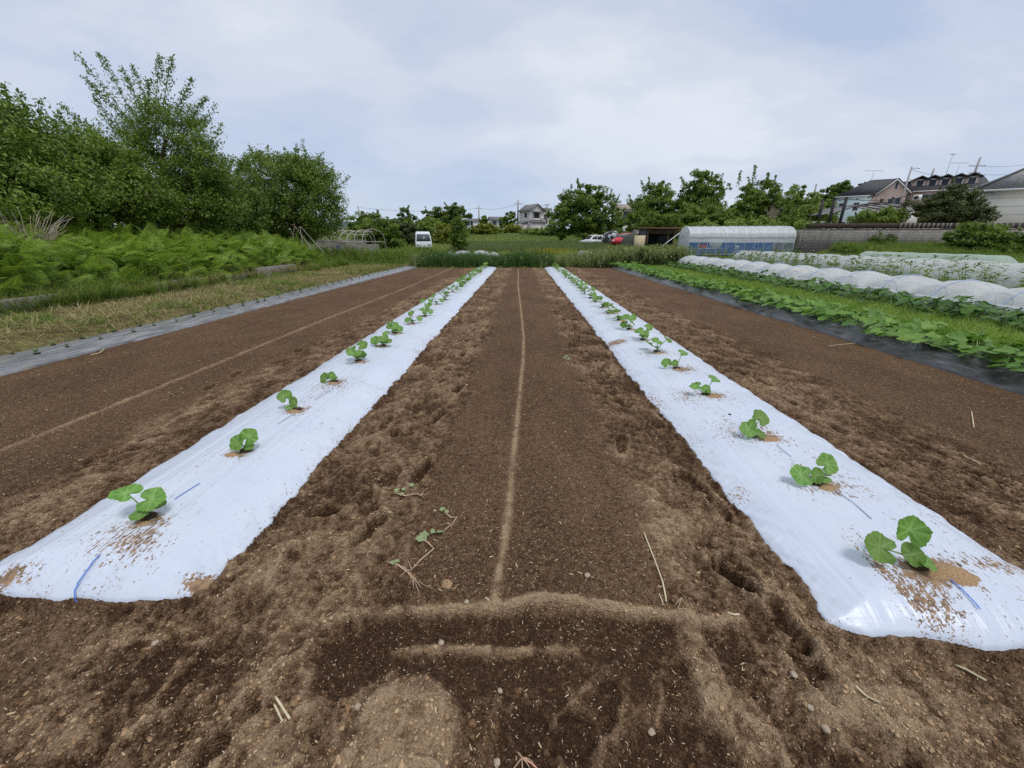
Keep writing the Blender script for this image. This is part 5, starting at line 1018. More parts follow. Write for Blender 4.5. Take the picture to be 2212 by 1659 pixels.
RG = [blade_clump(18, .24, .09, .8, .006, 3, 130+k, .7) for k in range(5)]+[leaf_tuft(14, .09, .07, 140+k, .8, .55, .8) for k in range(3)]
tag(scatter('weed_strip', RG, np.stack([x, y, zg(x, y)+.01], -1), rotmats(rng.uniform(0, 6.3, n)), rng.uniform(.5, 1.1, n), leaf_mat('fresh_grass', (.11, .20, .032), (.29, .42, .075), .35, .6, (.34, .40, .11)), tint=rng.random(n)), 'fresh light green weeds between the two vine rows on the right', 'weeds', kind='stuff')
x, y = area(5200, lambda x, y: .3+.7*vn(x*.8, y*.8, 23), 9.7, 16.0, 6, 26, 1.1); n = len(x)
tag(scatter('tunnel_weeds', RG+[stalk_weed(.55, 26, .16, 150+k) for k in range(3)], np.stack([x, y, zg(x, y)], -1), rotmats(rng.uniform(0, 6.3, n)), rng.uniform(.7, 1.7, n), M_GRASS, tint=rng.random(n)), 'green weeds between the row tunnels on the right', 'weeds', kind='stuff')
x, y = area(7500, lambda x, y: np.ones(len(x)), 15.2, 42, 18, 33.0, .8); ok = ((y > 23.5) | (x > 17.6)) & ~((x < 24.3) & (y > 25.0)); x, y = x[ok], y[ok]; n = len(x)
tag(scatter('bank_grass', [blade_clump(22, .5, .2, .7, .014, 2, 170+k) for k in range(4)]+[leaf_tuft(26, .25, .14, 180+k, .7, .4, .9) for k in range(3)], np.stack([x, y, zg(x, y)], -1), rotmats(rng.uniform(0, 6.3, n)), rng.uniform(.6, 1.3, n), M_GRASS, tint=rng.random(n)), 'grass on the bank below the block wall', 'grass', kind='stuff')
# ------------------------------------------------------------------ row tunnels
M_TFILM = film_mat('tunnel_film', (.88, .90, .92), .70, .50); M_NET = film_mat('insect_net', (.84, .87, .86), .60, .45); M_GREENF = film_mat('green_tint_film', (.60, .72, .62), .70, .4); M_BAND = pmat('blue_band', (.05, .16, .50), .4, .1); M_BLUEBAND2 = pmat('light_blue_band', (.10, .36, .62), .4, .1)
def tunnel(name, label, xc, hw, hh, ya, yb, z0, mat, scal, per, hem, bands, seed=0, hoopr=.012, endround=True):
    """film tunnel along Y: scal = depth of the scallops, hem = height of the rolled-up edge on the field side"""
    root = thing(name, label, 'tunnel cover', (xc, (ya+yb)/2, z0)); L = yb-ya; nu = int(L*14); nv = 26; u = np.linspace(0, L, nu)
    th0 = np.where(True, math.asin(min(.95, (hem/hh)**1.25)) if hem > 0 else .0, 0); t = np.linspace(0, 1, nv); U, Tt = np.meshgrid(u, t); rag_ = .10*fbm(U*.7+seed, U*0, 3, 17)
    th = (th0+rag_*(1-Tt)*(1 if hem > 0 else .2))*(1-Tt)+pi*Tt; ph = np.abs(np.sin(pi*U/per)); sc = 1-scal+scal*ph**.55+.03*fbm(U*1.6+seed, th*1.2, 3, 18)+.015*fbm(U*6+seed, th*3, 2, 28)
    if endround: sc = sc*np.minimum(1, .35+.65*np.sqrt(np.clip(np.minimum(U, L-U)/.5, 0, 1)))
    X = -hw*np.cos(th)*(.82+.18*sc); Zz = hh*np.clip(np.sin(th), 0, 1)**.8*sc; V = np.stack([X, U-L/2, Zz-.02*(Tt > .95)], -1).reshape(-1, 3)
    I = np.arange(nu*nv).reshape(nv, nu); Q = np.stack([I[:-1, :-1], I[:-1, 1:], I[1:, 1:], I[1:, :-1]], -1).reshape(-1, 4); link_mesh('film', V, [Q], mat, root, True)
    if hem > 0:
        e = V.reshape(nv, nu, 3)[0]; MB().tube(e[::4]+np.array([-.012, 0, 0]), .035, 7).build('rolled_hem', mat, root, True)
    arc = lambda yy, k: [(-hw*cos(a)*k, yy-L/2, hh*max(0, sin(a))**.8*k) for a in np.linspace(0, pi, 15)]
    k = 0; yy = per/2
    while yy < L:
        if hoopr: MB().tube(arc(yy, 1.012 if bands else .985), hoopr, 5).build('hoop', M_HOOP, root)
        if bands and yy+per/2 < L-.2:
            A = np.array(arc(yy+per/2, 1-scal+.035)); A[:, 1] += np.linspace(-.22, .22, 15); MB().tube(A, .014, 5).build('band', M_BAND, root)
        yy += per; k += 1
    return root
tunnel('tunnel_cover', 'scalloped white film tunnel with blue bands, its edge rolled up beside the dark vines', 9.0, .70, .62, 3.9, 22.3, .03, M_TFILM, .30, 1.22, .30, True, 1)
for i, (px, py) in enumerate(((2119, 697), (1950, 640))):
    q = atZ(px, py); MB_ = MB().tube([(q[0], q[1], -.1), (q[0]+.01, q[1], .36)], .016, 6); o = MB_.build('tunnel_stake', M_BLUEBAND2); tag(o, ['blue stake at the near end of the scalloped tunnel', 'second blue stake further along the scalloped tunnel'][i], 'stake', 'blue tunnel stakes')
tunnel('net_tunnel', 'long pale insect-net tunnel behind the scalloped white one', 13.0, .75, .85, 5.5, 24.5, .02, M_NET, .10, 1.4, .12, False, 5)
tunnel('net_tunnel', 'smooth greenish film tunnel on the grass below the wall', 16.6, .6, .92, 13.8, 20.4, GZ(16.6, 17), M_GREENF, .03, 1.1, .0, False, 9)
tunnel('net_tunnel', 'greenish film tunnel cut by the right edge of the photo', 16.6, .6, .92, 6.5, 12.9, GZ(16.6, 10), M_GREENF, .03, 1.1, .0, False, 12)
p = atZ(1778, 549, .3); V, F = rough_ball(.32, 3, .1, 8, (1.3, .8, .85)); o = link_mesh('film_bundle', V, [F], pmat('white_plastic', (.75, .77, .8), .35, .06), None, True); o.location = (16.1, 20.9, .2); tag(o, 'round bundle of white film lying at the end of the greenish tunnel', 'bundle')
p = atZ(1990, 625, .0)
# ------------------------------------------------------------------ pipe greenhouse
GY = 33.2; pL = atY(1486, 540, GY); gz = .27; ang = radians(-7); GL = 7.75; GD = 3.4; GH = 1.38; GA = .82
root = gh = thing('greenhouse', 'long translucent pipe greenhouse with a blue sheet along its far side', 'greenhouse', (pL[0], GY, gz), ang)
def garch(n=15): return [(GD*.5*(1-cos(a)), GH+GA*sin(a)**.82) for a in np.linspace(0, pi, n)]
M_GHTOP = film_mat('greenhouse_film', (.84, .87, .90), .80, .45); M_GHSIDE = film_mat('clear_film', (.60, .70, .78), .22, .4); M_GHBLUE = film_mat('blue_sheet', (.02, .20, .62), .97, .35); M_GALV = pmat('galvanised_pipe', (.5, .53, .56), .4, .15, metal=.3)
def sheet(P, name, mat, div=(30, 8), wav=.02):
    P = np.array(P, float); nu, nv = div; u, v = np.meshgrid(np.linspace(0, 1, nu), np.linspace(0, 1, nv)); u3, v3 = u[..., None], v[..., None]
    V = P[0]*(1-u3)*(1-v3)+P[1]*u3*(1-v3)+P[2]*u3*v3+P[3]*(1-u3)*v3; n_ = np.cross(P[1]-P[0], P[3]-P[0]); n_ /= np.linalg.norm(n_); V = V+n_*(wav*2*fbm(u*9, v*3, 3, 19))[..., None]
    I = np.arange(nu*nv).reshape(nv, nu); Q = np.stack([I[:-1, :-1], I[:-1, 1:], I[1:, 1:], I[1:, :-1]], -1).reshape(-1, 4); return link_mesh(name, V.reshape(-1, 3), [Q], mat, root, True)
xs_ = np.linspace(0, GL, 60); A = np.array(garch(19)); X, J = np.meshgrid(xs_, np.arange(19)); sag = .035*np.abs(np.sin(pi*X/(GL/11)))
V = np.stack([X, A[J, 0], A[J, 1]-sag*np.sin(J/18*pi)+.025], -1).reshape(-1, 3); I = np.arange(60*19).reshape(19, 60); Q = np.stack([I[:-1, :-1], I[:-1, 1:], I[1:, 1:], I[1:, :-1]], -1).reshape(-1, 4); link_mesh('roof_film', V, [Q], M_GHTOP, root, True)
sheet([(0, -.0, GH*.72), (GL, 0, GH*.72), (GL, 0, GH), (0, 0, GH)], 'side_film', M_GHTOP); sheet([(0, .02, 0), (GL, .02, 0), (GL, .02, GH*.72), (0, .02, GH*.72)], 'side_film', M_GHSIDE)
sheet([(0.3, GD-.03, 0.05), (GL, GD-.03, 0.05), (GL, GD-.03, GH*.8), (.3, GD-.03, GH*.8)], 'blue_sheet', M_GHBLUE); sheet([(0, GD, GH*.8), (GL, GD, GH*.8), (GL, GD, GH), (0, GD, GH)], 'side_film', M_GHTOP)
for xe, mt, nm in ((0, M_GHTOP, 'end_film'), (GL, M_GHSIDE, 'end_film')):
    B = garch(19); MB().add([(xe, y, z) for y, z in [(0, 0)]+B+[(GD, 0)]], [list(range(21))]).build(nm, mt, root)
for k, xk in enumerate(np.linspace(0, GL, 12)): MB().tube([(xk, 0, -.1), (xk, 0, GH*.9)]+[(xk, y, z) for y, z in garch()]+[(xk, GD, GH*.9), (xk, GD, -.1)], .021, 6).build('hoop', pmat('white_pipe', (.72, .75, .78), .4, .1) if k == 0 else bpy.data.materials['white_pipe'], root)
for yy, zz in ((-.025, GH), (-.025, GH*.72), (-.025, .08), (GD/2, GH+GA+.02), (GD+.02, GH)): MB().tube([(0, yy, zz), (GL, yy, zz)], .018, 5).build('rail', M_GALV, root)
for yy in (1.2, 2.2): MB().tube([(-.03, yy, 0), (-.03, yy, 1.45)], .025, 5).build('door_post', M_GALV, root)
MB().tube([(-.03, 1.2, 1.45), (-.03, 2.2, 1.45)], .025, 5).build('door_post', M_GALV, root)
for k in range(6): MB().tube([(.7+k*1.1, .1, .05), (.95+k*1.1, .12, GH)], .010, 4).build('brace', M_GALV, root)
def ghloc(x, y, z=0): return (pL[0]+x*cos(ang)-y*sin(ang), GY+x*sin(ang)+y*cos(ang), gz-.02+z)
def box_thing(name, label, cat, loc, sx, sy, sz, mat, lid=None, rz=0):
    o = thing(name, label, cat, loc, rz); mb = MB(); mb.box(-sx/2, sx/2, -sy/2, sy/2, 0, sz); w_ = mb.build('box', mat, o); bv = w_.modifiers.new('b', 'BEVEL'); bv.width = .02; bv.segments = 2
    mb = MB(); mb.box(-sx/2-.02, sx/2+.02, -sy/2-.02, sy/2+.02, sz*.88, sz*.98); mb.build('rim', lid or mat, o); return o
M_BLUEP = pmat('blue_plastic', (.03, .09, .36), .4, .12); M_REDP = pmat('red_plastic', (.50, .05, .03), .4, .12); M_WHP = bpy.data.materials['white_plastic']; M_TAN = pmat('dried_stalks', (.42, .26, .15), .9, .3, 20)
t_ = thing('workbench', 'low pipe workbench inside the greenhouse near its left end', 'bench', ghloc(1.9, .9)); mb = MB(); mb.box(-.95, .95, -.35, .35, .52, .58); mb.build('bench_top', M_GALV, t_)
for sx in (-.85, .85):
    for sy in (-.3, .3): MB().box(sx-.02, sx+.02, sy-.02, sy+.02, 0, .52).build('leg', M_GALV, t_)
box_thing('crate', 'red crate on the workbench in the greenhouse', 'crate', ghloc(1.3, .9, .58), .6, .4, .28, M_REDP); box_thing('crate', 'dark blue crate on the greenhouse floor, below the red one', 'crate', ghloc(1.15, .6), .8, .5, .4, M_BLUEP); box_thing('crate', 'blue crate beside the workbench in the greenhouse', 'crate', ghloc(3.0, .8), .7, .5, .32, M_BLUEP)
V, F = rough_ball(.42, 3, .25, 12, (1.2, .8, .9)); o = link_mesh('white_sack', V, [F], M_WHP, None, True); o.location = ghloc(2.35, .9, .95); tag(o, 'bulging white sack on the workbench in the greenhouse', 'sack')
o = thing('fan', 'white round fan standing in the middle of the greenhouse', 'fan', ghloc(4.0, .9)); MB().cyl((0, -.06, .62), .15, (0, 1, 0), .10, 20).build('fan_head', M_WHP, o); MB().cyl((0, -.065, .62), .05, (0, -1, 0), .02, 12).build('hub', M_BLUEP, o); MB().tube([(0, 0, 0), (0, 0, .5)], .02, 6).build('stand', M_GALV, o); MB().cyl((0, 0, 0), .16, (0, 0, 1), .03, 16).build('base', M_WHP, o)
V, F = leaf_tuft(260, 1, .25, 31, .1, .18, 1); o = link_mesh('dried_stalks', V*np.array([1.0, .5, .55]), F, leaf_mat('dried_onion_tops', (.30, .16, .10), (.6, .42, .30), .2, .8)); o.location = ghloc(5.6, 1.0); tag(o, 'heap of dried reddish stalks in the right half of the greenhouse', 'heap')
# ------------------------------------------------------------------ dark open shed beside the greenhouse
SY = 37.0; a = atY(1397, 520, SY); b = atY(1478, 520, SY); gz2 = GZ(a[0], SY); sw = b[0]-a[0]; zt = atY(1430, 494, SY)[2]-gz2
M_OLDWOOD = pmat('old_brown_boards', (.10, .065, .04), .85, .35, 9, .2, 0, .01, 30, (1, 1, 4)); M_RUST = pmat('rusty_roof_sheet', (.17, .09, .05), .8, .4, 5, stretch=(6, 1, 1)); M_DARKT = pmat('dark_tarpaulin', (.02, .022, .024), .6, .3); M_PLY = pmat('pale_plywood', (.50, .42, .27), .8, .15, 4)
o = thing('open_shed', 'dark open-fronted shed of brown boards left of the greenhouse', 'shed', (a[0], SY, gz2)); Wd = 2.8
for x_ in (0.05, sw*.55, sw): 
    for y_ in (0, Wd): MB().box(x_-.05, x_+.05, y_-.05, y_+.05, -.2, zt).build('post', M_OLDWOOD, o)
MB().slab([(-.15, -.3, zt), (sw+.3, -.3, zt), (sw+.3, Wd+.2, zt+.12), (-.15, Wd+.2, zt+.12)], .06).build('roof', M_RUST, o)
for k in range(5): MB().box(.05, sw, -.09-.004*k, -.055, zt-.12-.14*k, zt-.04-.14*k).build('front_board', M_OLDWOOD, o) if k < 3 else None
MB().box(0, sw, Wd+.06, Wd+.12, 0, zt).build('back_wall', M_DARKT, o); MB().box(.0, .05, .06, Wd-.06, 0, zt*.98).build('side_wall', M_DARKT, o)
MB().tube([(sw*.18, -.5, 0.05), (sw*.85, -.18, zt*.85)], .035, 6).build('leaning_pole', bpy.data.materials['white_pipe'], o)
o = thing('plywood_board', 'pale plywood board standing upright by the shed and the maroon car', 'board', (a[0]-.75, SY-.4, gz2)); MB().box(-.48, .48, -.015, .015, 0, zt*.72).build('board', M_PLY, o); MB().box(-.4, .4, .02, .06, .25, .32).build('batten', M_OLDWOOD, o)
p = (a[0]-.6, SY+2.2, gz2); o = thing('tarpaulin_heap', 'dark green tarpaulin over a heap left of the shed roof', 'tarpaulin', p); V, F = rough_ball(1, 3, .12, 14, (1.2, .9, 1.35)); link_mesh('sheet', V+np.array([0, 0, .4]), [F], pmat('dark_green_sheet', (.05, .06, .045), .7, .3), o, True)
# ------------------------------------------------------------------ block wall, fence
WY = 33.6; w0 = atY(1735, 510, WY); X0 = w0[0]; X1 = 62; zb = GZ(24, WY)-.25; ztop = atY(1740, 496, WY)[2]
m, nt, nd = new_mat('stained_blocks')
geo = nd('ShaderNodeNewGeometry'); sx = nd('ShaderNodeSeparateXYZ', inp={0: geo.outputs['Position']}); cv = nd('ShaderNodeCombineXYZ', inp={0: sx.outputs[0], 1: sx.outputs[2]})
br = nd('ShaderNodeTexBrick', inp={'Vector': cv.outputs[0], 'Scale': 1.0, 'Brick Width': .4, 'Row Height': .2, 'Mortar Size': .012, 'Color1': (.30, .28, .255, 1), 'Color2': (.245, .23, .21, 1), 'Mortar': (.17, .16, .15, 1)})
st = nd('ShaderNodeMapping', inp={0: geo.outputs['Position'], 'Scale': (2.2, 1, .25)})
c = mixc(nt, ramp(nt, noise(nt, 1.2, 5, st.outputs[0], .65), [(.50, (0,)*3), (.74, (.6,)*3)]), br.outputs[0], (.075, .068, .06))
p = nd('ShaderNodeBsdfPrincipled', inp={'Base Color': c, 'Roughness': .9, 'Specular IOR Level': .2}); bm_ = nd('ShaderNodeBump', inp={'Strength': .6, 'Distance': .02, 'Height': br.outputs['Fac']}); bm_.invert = True; nt.links.new(bm_.outputs[0], p.inputs['Normal']); out(nt, p.outputs[0]); M_BLOCK = m
o = thing('block_wall', 'stained grey concrete block wall holding up the yard of the houses', 'wall', (X0, WY, zb)); MB().box(0, X1-X0, 0, .15, 0, ztop-zb).build('blockwork', M_BLOCK, o); MB().box(-.02, X1-X0, -.02, .17, ztop-zb, ztop-zb+.05).build('coping', M_CONC, o)
MB().box(-.15, .0, .05, 14, 0, ztop-zb).build('return_wall', M_BLOCK, o)
M_FENCE = pmat('brown_fence_boards', (.055, .038, .028), .7, .35, 3, stretch=(8, 1, 1)); M_FENCE2 = pmat('weathered_fence_boards', (.22, .205, .185), .8, .3, 5, stretch=(8, 1, 1))
fz = ztop+.05; fh = atY(1760, 482, WY+.06)[2]-fz
def fence(label, xa, xb, mat, alt=None, step=.12, gap=.012):
    o = thing('board_fence', label, 'fence', (xa, WY+.075, fz)); A_ = MB(); B_ = MB(); k = 0; x = 0
    while x < xb-xa:
        h_ = fh*(1+.02*((k*7) % 5-2)/2); (B_ if alt and k % 3 == 1 else A_).box(x+gap/2, x+step-gap/2, -.012, .012, .04, h_); x += step; k += 1
    A_.build('boards', mat, o)
    if alt: B_.build('pale_boards', alt, o)
    for z_ in (.12, fh*.8): MB().box(0, xb-xa, .014, .05, z_, z_+.05).build('rail', mat, o)
    for q in np.arange(.1, xb-xa, 1.8): MB().box(q-.03, q+.03, .052, .11, 0, fh*.95).build('fence_post', mat, o)
xm1 = atY(1940, 490, WY)[0]; xm2 = atY(2046, 490, WY)[0]
fence('dark brown board fence on the wall below the carport', X0+.25, xm1, M_FENCE); fence('brown fence stretch with pale gaps in front of the dark evergreen', xm1+.06, xm2, M_FENCE, M_FENCE2); fence('slatted fence stretch of alternating dark and pale boards before the cream house', xm2+.06, X1, M_FENCE, M_FENCE2, .16, .03)
# yard behind the wall
yz = ztop-.08
mb = MB(); mb.add([(X0, WY+.16, yz), (90, WY+.16, yz), (120, 110, yz+1.2), (X0+12, 110, yz+1.2), (X0+2, 60, yz+.3), (X0, 47, yz)], [[0, 1, 2, 3, 4, 5]]); tag(mb.build('yard', pmat('yard_gravel', (.22, .21, .19), .9, .3, 6)), kind='structure')
T('bush', 'big-leaved green shrub growing against the right part of the block wall', 'bush', 2040, 2150, 475, 548, 30.5, 7000, .2, M_MIDLEAF, 5, 40, 'shrubs below the block wall', clump=.4)
T('bush', 'lower spreading shrub at the right edge below the slatted fence', 'bush', 2130, 2235, 502, 552, 29.5, 5000, .18, M_MIDLEAF, 5, 41, 'shrubs below the block wall', clump=.4)
T('bush', 'small creeper climbing the middle of the block wall', 'bush', 1880, 1930, 496, 530, 32.9, 1500, .11, M_DARKLEAF, 3, 42, 'shrubs below the block wall', clump=.25, trunk=.03)
T('bush', 'green bush overgrowing the left end of the block wall', 'bush', 1700, 1752, 478, 540, 34.5, 4500, .18, M_LIGHTLEAF, 4, 43, 'shrubs below the block wall', clump=.4)
# ------------------------------------------------------------------ houses
M_ROOFD = pmat('dark_roof_tiles', (.055, .056, .062), .75, .3, 3, .3, 0, .03, 9, (1, 1, 6)); M_ROOFG = pmat('grey_roof_tiles', (.15, .15, .155), .75, .3, 3, .3, 0, .03, 9, (1, 1, 6)); M_TRIM = pmat('white_trim', (.72, .71, .68), .6, .08); M_WINGL = glass_mat('window_glass', (.05, .06, .075)); M_DARKTRIM = pmat('dark_trim', (.05, .045, .042), .6, .2)
M_PINK = pmat('pink_render', (.66, .50, .42), .85, .06, 2); M_MINT = pmat('pale_mint_render', (.60, .74, .74), .85, .06, 2); M_CREAM = pmat('cream_siding', (.84, .81, .70), .8, .05, 1.5); M_GREYW = pmat('pale_grey_render', (.60, .56, .55), .85, .06, 2)
def window(root, c, u, w_, h_, frame=M_TRIM, bars=1, n=None, depth=.05, awning=False):
    """c centre on wall; u unit vector along wall; outward normal = u x z turned outwards"""
    c = np.array(c, float); u = np.array(u, float); z = np.array([0, 0, 1.0]); nn = np.array(n, float)
    def bx(a0, a1, z0, z1, d0, d1): return np.array([c+u*a+z*zz+nn*d for zz in (z0, z1) for a, d in ((a0, d0), (a1, d0), (a1, d1), (a0, d1))])
    FQ = [[[0, 1, 2, 3], [4, 5, 6, 7], [0, 1, 5, 4], [1, 2, 6, 5], [2, 3, 7, 6], [3, 0, 4, 7]]]
    f_ = MB(); t = .07
    for a0, a1, z0, z1 in ((-w_/2-t, w_/2+t, h_/2, h_/2+t), (-w_/2-t, w_/2+t, -h_/2-t, -h_/2), (-w_/2-t, -w_/2, -h_/2, h_/2), (w_/2, w_/2+t, -h_/2, h_/2)): f_.add(bx(a0, a1, z0, z1, .002, depth), FQ)
    for k in range(bars): q = -w_/2+w_*(k+1)/(bars+1); f_.add(bx(q-.025, q+.025, -h_/2, h_/2, .012, depth*.8), FQ)
    win = f_.build('window', frame, root); MB().add(bx(-w_/2, w_/2, -h_/2, h_/2, .003, .010), FQ).build('pane', M_WINGL, win); return win
def gable_block(root, x0, x1, y0, y1, z0, ze, zr, wall, roofm, axis='x', ov=.35, th=.14, roof=True):
    mb = MB()
    if axis == 'x':
        ym = (y0+y1)/2; V = [(x0, y0, z0), (x1, y0, z0), (x1, y1, z0), (x0, y1, z0), (x0, y0, ze), (x1, y0, ze), (x1, y1, ze), (x0, y1, ze), (x0, ym, zr), (x1, ym, zr)]
    else:
        xm = (x0+x1)/2; V = [(x0, y0, z0), (x1, y0, z0), (x1, y1, z0), (x0, y1, z0), (x0, y0, ze), (x1, y0, ze), (x1, y1, ze), (x0, y1, ze), (xm, y0, zr), (xm, y1, zr)]
    F4 = [[0, 1, 5, 4], [1, 2, 6, 5], [2, 3, 7, 6], [3, 0, 4, 7]]; F3 = [[7, 4, 8], [5, 6, 9]] if axis == 'x' else [[4, 5, 8], [6, 7, 9]]
    mb.add(V, [F4, F3]); mb.build('wall', wall, root)
    if not roof: return
    r = MB()
    if axis == 'x':
        s_ = (zr-ze)/(ym-y0); e0 = ze-s_*ov
        r.slab([(x0-ov, y0-ov, e0+.02), (x1+ov, y0-ov, e0+.02), (x1+ov, ym, zr+.02), (x0-ov, ym, zr+.02)], th); r.slab([(x1+ov, y1+ov, e0+.02), (x0-ov, y1+ov, e0+.02), (x0-ov, ym+.001, zr+.02), (x1+ov, ym+.001, zr+.02)], th)
    else:
        s_ = (zr-ze)/(xm-x0); e0 = ze-s_*ov
        r.slab([(x0-ov, y1+ov, e0+.02), (x0-ov, y0-ov, e0+.02), (xm, y0-ov, zr+.02), (xm, y1+ov, zr+.02)], th); r.slab([(x1+ov, y0-ov, e0+.02), (x1+ov, y1+ov, e0+.02), (xm+.001, y1+ov, zr+.02), (xm+.001, y0-ov, zr+.02)], th)
    rf = r.build('roof', roofm, root); return rf
# grey-roofed house in the middle distance
HY = 113; a = atY(1174, 495, HY); z0 = GZ(a[0], HY); hr = thing('grey_roofed_house', 'two-storey pale house with a grey gabled roof in the centre of the skyline', 'house', (a[0]-2.6, HY, a[2]), radians(36)); hr.scale = (.84, .84, .84)

gable_block(hr, -4.0, 1.6, -3.0, 2.6, -1.5, 5.3, 7.1, M_GREYW, M_ROOFG, 'y', .5)
gable_block(hr, 1.6, 5.2, -1.6, 2.6, -1.5, 4.8, 6.3, M_GREYW, M_ROOFG, 'y', .45)
window(hr, (-4.0, -.9, 4.0), (0, 1, 0), 1.1, 1.3, M_DARKTRIM, 1, (-1, 0, 0)); window(hr, (-1.4, -3.0, 3.9), (1, 0, 0), 1.9, 1.4, M_DARKTRIM, 1, (0, -1, 0)); window(hr, (3.3, -1.6, 3.6), (1, 0, 0), 1.6, 1.4, M_DARKTRIM, 1, (0, -1, 0)); window(hr, (-1.2, -3.0, 1.2), (1, 0, 0), 1.8, 1.3, M_DARKTRIM, 1, (0, -1, 0))
MB().slab([(-3.2, -3.0, 5.0), (-3.2, -3.9, 4.75), (.6, -3.9, 4.75), (.6, -3.0, 5.0)], .08).build('balcony_roof', M_ROOFG, hr); MB().box(-3.0, .4, -3.6, -3.005, 2.4, 2.95).build('balcony', M_GREYW, hr)
MB().slab([(-4.6, -5.1, 1.75), (1.2, -5.1, 1.75), (1.2, -3.0, 2.35), (-4.6, -3.0, 2.35)], .12).build('porch_roof', M_ROOFG, hr); MB().box(-4.2, .8, -4.7, -3.01, -1.5, 1.8).build('porch_wall', M_GREYW, hr)
MB().slab([(-6.2, -2.4, 1.5), (-4.01, -2.4, 2.1), (-4.01, 2.2, 2.1), (-6.2, 2.2, 1.5)], .12).build('side_roof', M_ROOFG, hr); MB().box(-5.8, -4.01, -2.0, 1.9, -1.5, 1.5).build('side_wall', M_GREYW, hr)
MB().cyl((.2, -3.75, 3.3), .42, (-.3, -1, .4), .08, 18, .2).build('satellite_dish', M_TRIM, hr)
# houses glimpsed far off
def far_house(label, px, pyb, pyt, Y, w_, roofm, wall, rz=.2):
    a = atY(px, pyb, Y); b = atY(px, pyt, Y); Hh = b[2]-a[2]; o = thing('distant_house', label, 'house', (a[0], Y, a[2]), rz, 'houses glimpsed beyond the trees'); W_ = px2m(Y, w_)/2
    gable_block(o, -W_, W_, -3, 3, -3, Hh*.68, Hh, wall, roofm, 'x', .4); 
    for q in (-.45, .4): window(o, (W_*q, -3, Hh*.35), (1, 0, 0), 1.3, 1.1, M_DARKTRIM, 1, (0, -1, 0))
far_house('hip of a grey roof far off left of the grey-roofed house', 1073, 490, 469, 150, 30, M_ROOFG, M_GREYW); far_house('low pale house far off by the thin pole on the left skyline', 1022, 489, 473, 150, 26, M_ROOFG, M_GREYW, -.2); far_house('tan roofed house showing between the creeper-hung tree and the broad tree', 1352, 478, 443, 90, 46, pmat('tan_roof', (.30, .26, .20), .8, .2), M_CREAM, .1)
o = thing('white_shed', 'tiny white shed on the far skyline beside the thin pole', 'shed', atY(1030, 490, 140)); MB().box(-1.2, 1.2, -1, 1, -1, 1.5).build('wall', M_TRIM, o); MB().slab([(-1.4, -1.2, 1.5), (1.4, -1.2, 1.5), (1.4, 1.2, 1.8), (-1.4, 1.2, 1.8)], .08).build('roof', M_ROOFG, o)
# pink house with dormers
NB = radians(-33); PY = 57.0; gl = atY(1899, 414, PY); bz = yz+.2; gw = along(1963, gl, NB); tw = along(2140, gl, NB)
ph = thing('dormer_house', 'pink house with a dark roof and a row of five dormers', 'house', (gl[0], PY, bz), NB); ze = gl[2]-bz; q_ = (gl[0]+gw/2*cos(NB), PY+gw/2*sin(NB)); zr = atY(1934, 387, q_[1])[2]-bz
gable_block(ph, 0, gw, 0, 6, -.3, ze, zr, M_PINK, M_ROOFD, 'y', .3); gable_block(ph, gw+.02, tw, .9, 8.6, -.3, ze-.05, zr-.02, M_PINK, M_ROOFD, 'x', .35)
for sgn, xx in ((-1, 0), (1, gw)):   # white barge boards
    xm = gw/2; s_ = (zr-ze)/(gw/2); MB().slab([(xx+sgn*.3, -.33, ze-s_*.3-.16), (xm, -.33, zr-.14), (xm, -.33, zr+.02), (xx+sgn*.3, -.33, ze-s_*.3)], .03 if sgn < 0 else -.03).build('barge_board', M_TRIM, ph)
window(ph, (gw*.62, 0, ze-1.35), (1, 0, 0), 1.25, .95, M_TRIM, 1, (0, -1, 0)); window(ph, (gw*.54, 0, zr-.75), (1, 0, 0), .22, .75, M_TRIM, 0, (0, -1, 0))
MB().box(gw*.62-.95, gw*.62+.75, -.14, -.06, ze-2.12, ze-1.98).build('sill', M_TRIM, ph)
MB().tube([(gw+.35, .42, ze-.16), (tw+.3, .42, ze-.16)], .07, 6).build('gutter', M_TRIM, ph)
yr_ = .9; rs = (zr-ze)/((8.6-.9)/2)
for k in range(5):
    dx = gw+1.15+k*(tw-gw-2.4)/4.0; dy = 2.3; dzb = ze+rs*(dy-.9)-.05; dw = .62; dh = 1.0
    mb = MB(); mb.box(dx-dw, dx+dw, dy, dy+3.2, dzb-.2, dzb+dh); dm = mb.build('dormer', M_PINK, ph)
    MB().slab([(dx-dw-.3, dy-.4, dzb+dh-.12), (dx, dy-.4, dzb+dh+.36), (dx, dy+3.6, dzb+dh+.36), (dx-dw-.3, dy+3.6, dzb+dh-.12)], -.1).build('dormer_roof', M_ROOFD, dm)
    MB().slab([(dx+.002, dy-.4, dzb+dh+.36), (dx+dw+.3, dy-.4, dzb+dh-.12), (dx+dw+.3, dy+3.6, dzb+dh-.12), (dx+.002, dy+3.6, dzb+dh+.36)], -.1).build('dormer_roof', M_ROOFD, dm)
    window(ph, (dx+.05, dy, dzb+.45), (1, 0, 0), .62, .72, M_TRIM, 0, (0, -1, 0))
MB().box(gw+.7, gw+1.5, .35, .88, ze-1.2, ze-.55).build('air_conditioner', M_TRIM, ph); MB().cyl((gw+1.0, .345, ze-.87), .24, (0, -1, 0), .02, 18).build('fan_grille', M_DARKTRIM, ph)
for q in (2.2, 4.6, 7): window(ph, (gw+q, .9, ze-.9), (1, 0, 0), 1.2, .7, M_TRIM, 1, (0, -1, 0))
MB().box(gw+.5, gw+4.2, .2, .88, ze-1.9, ze-1.75).build('balcony_slab', M_TRIM, ph)
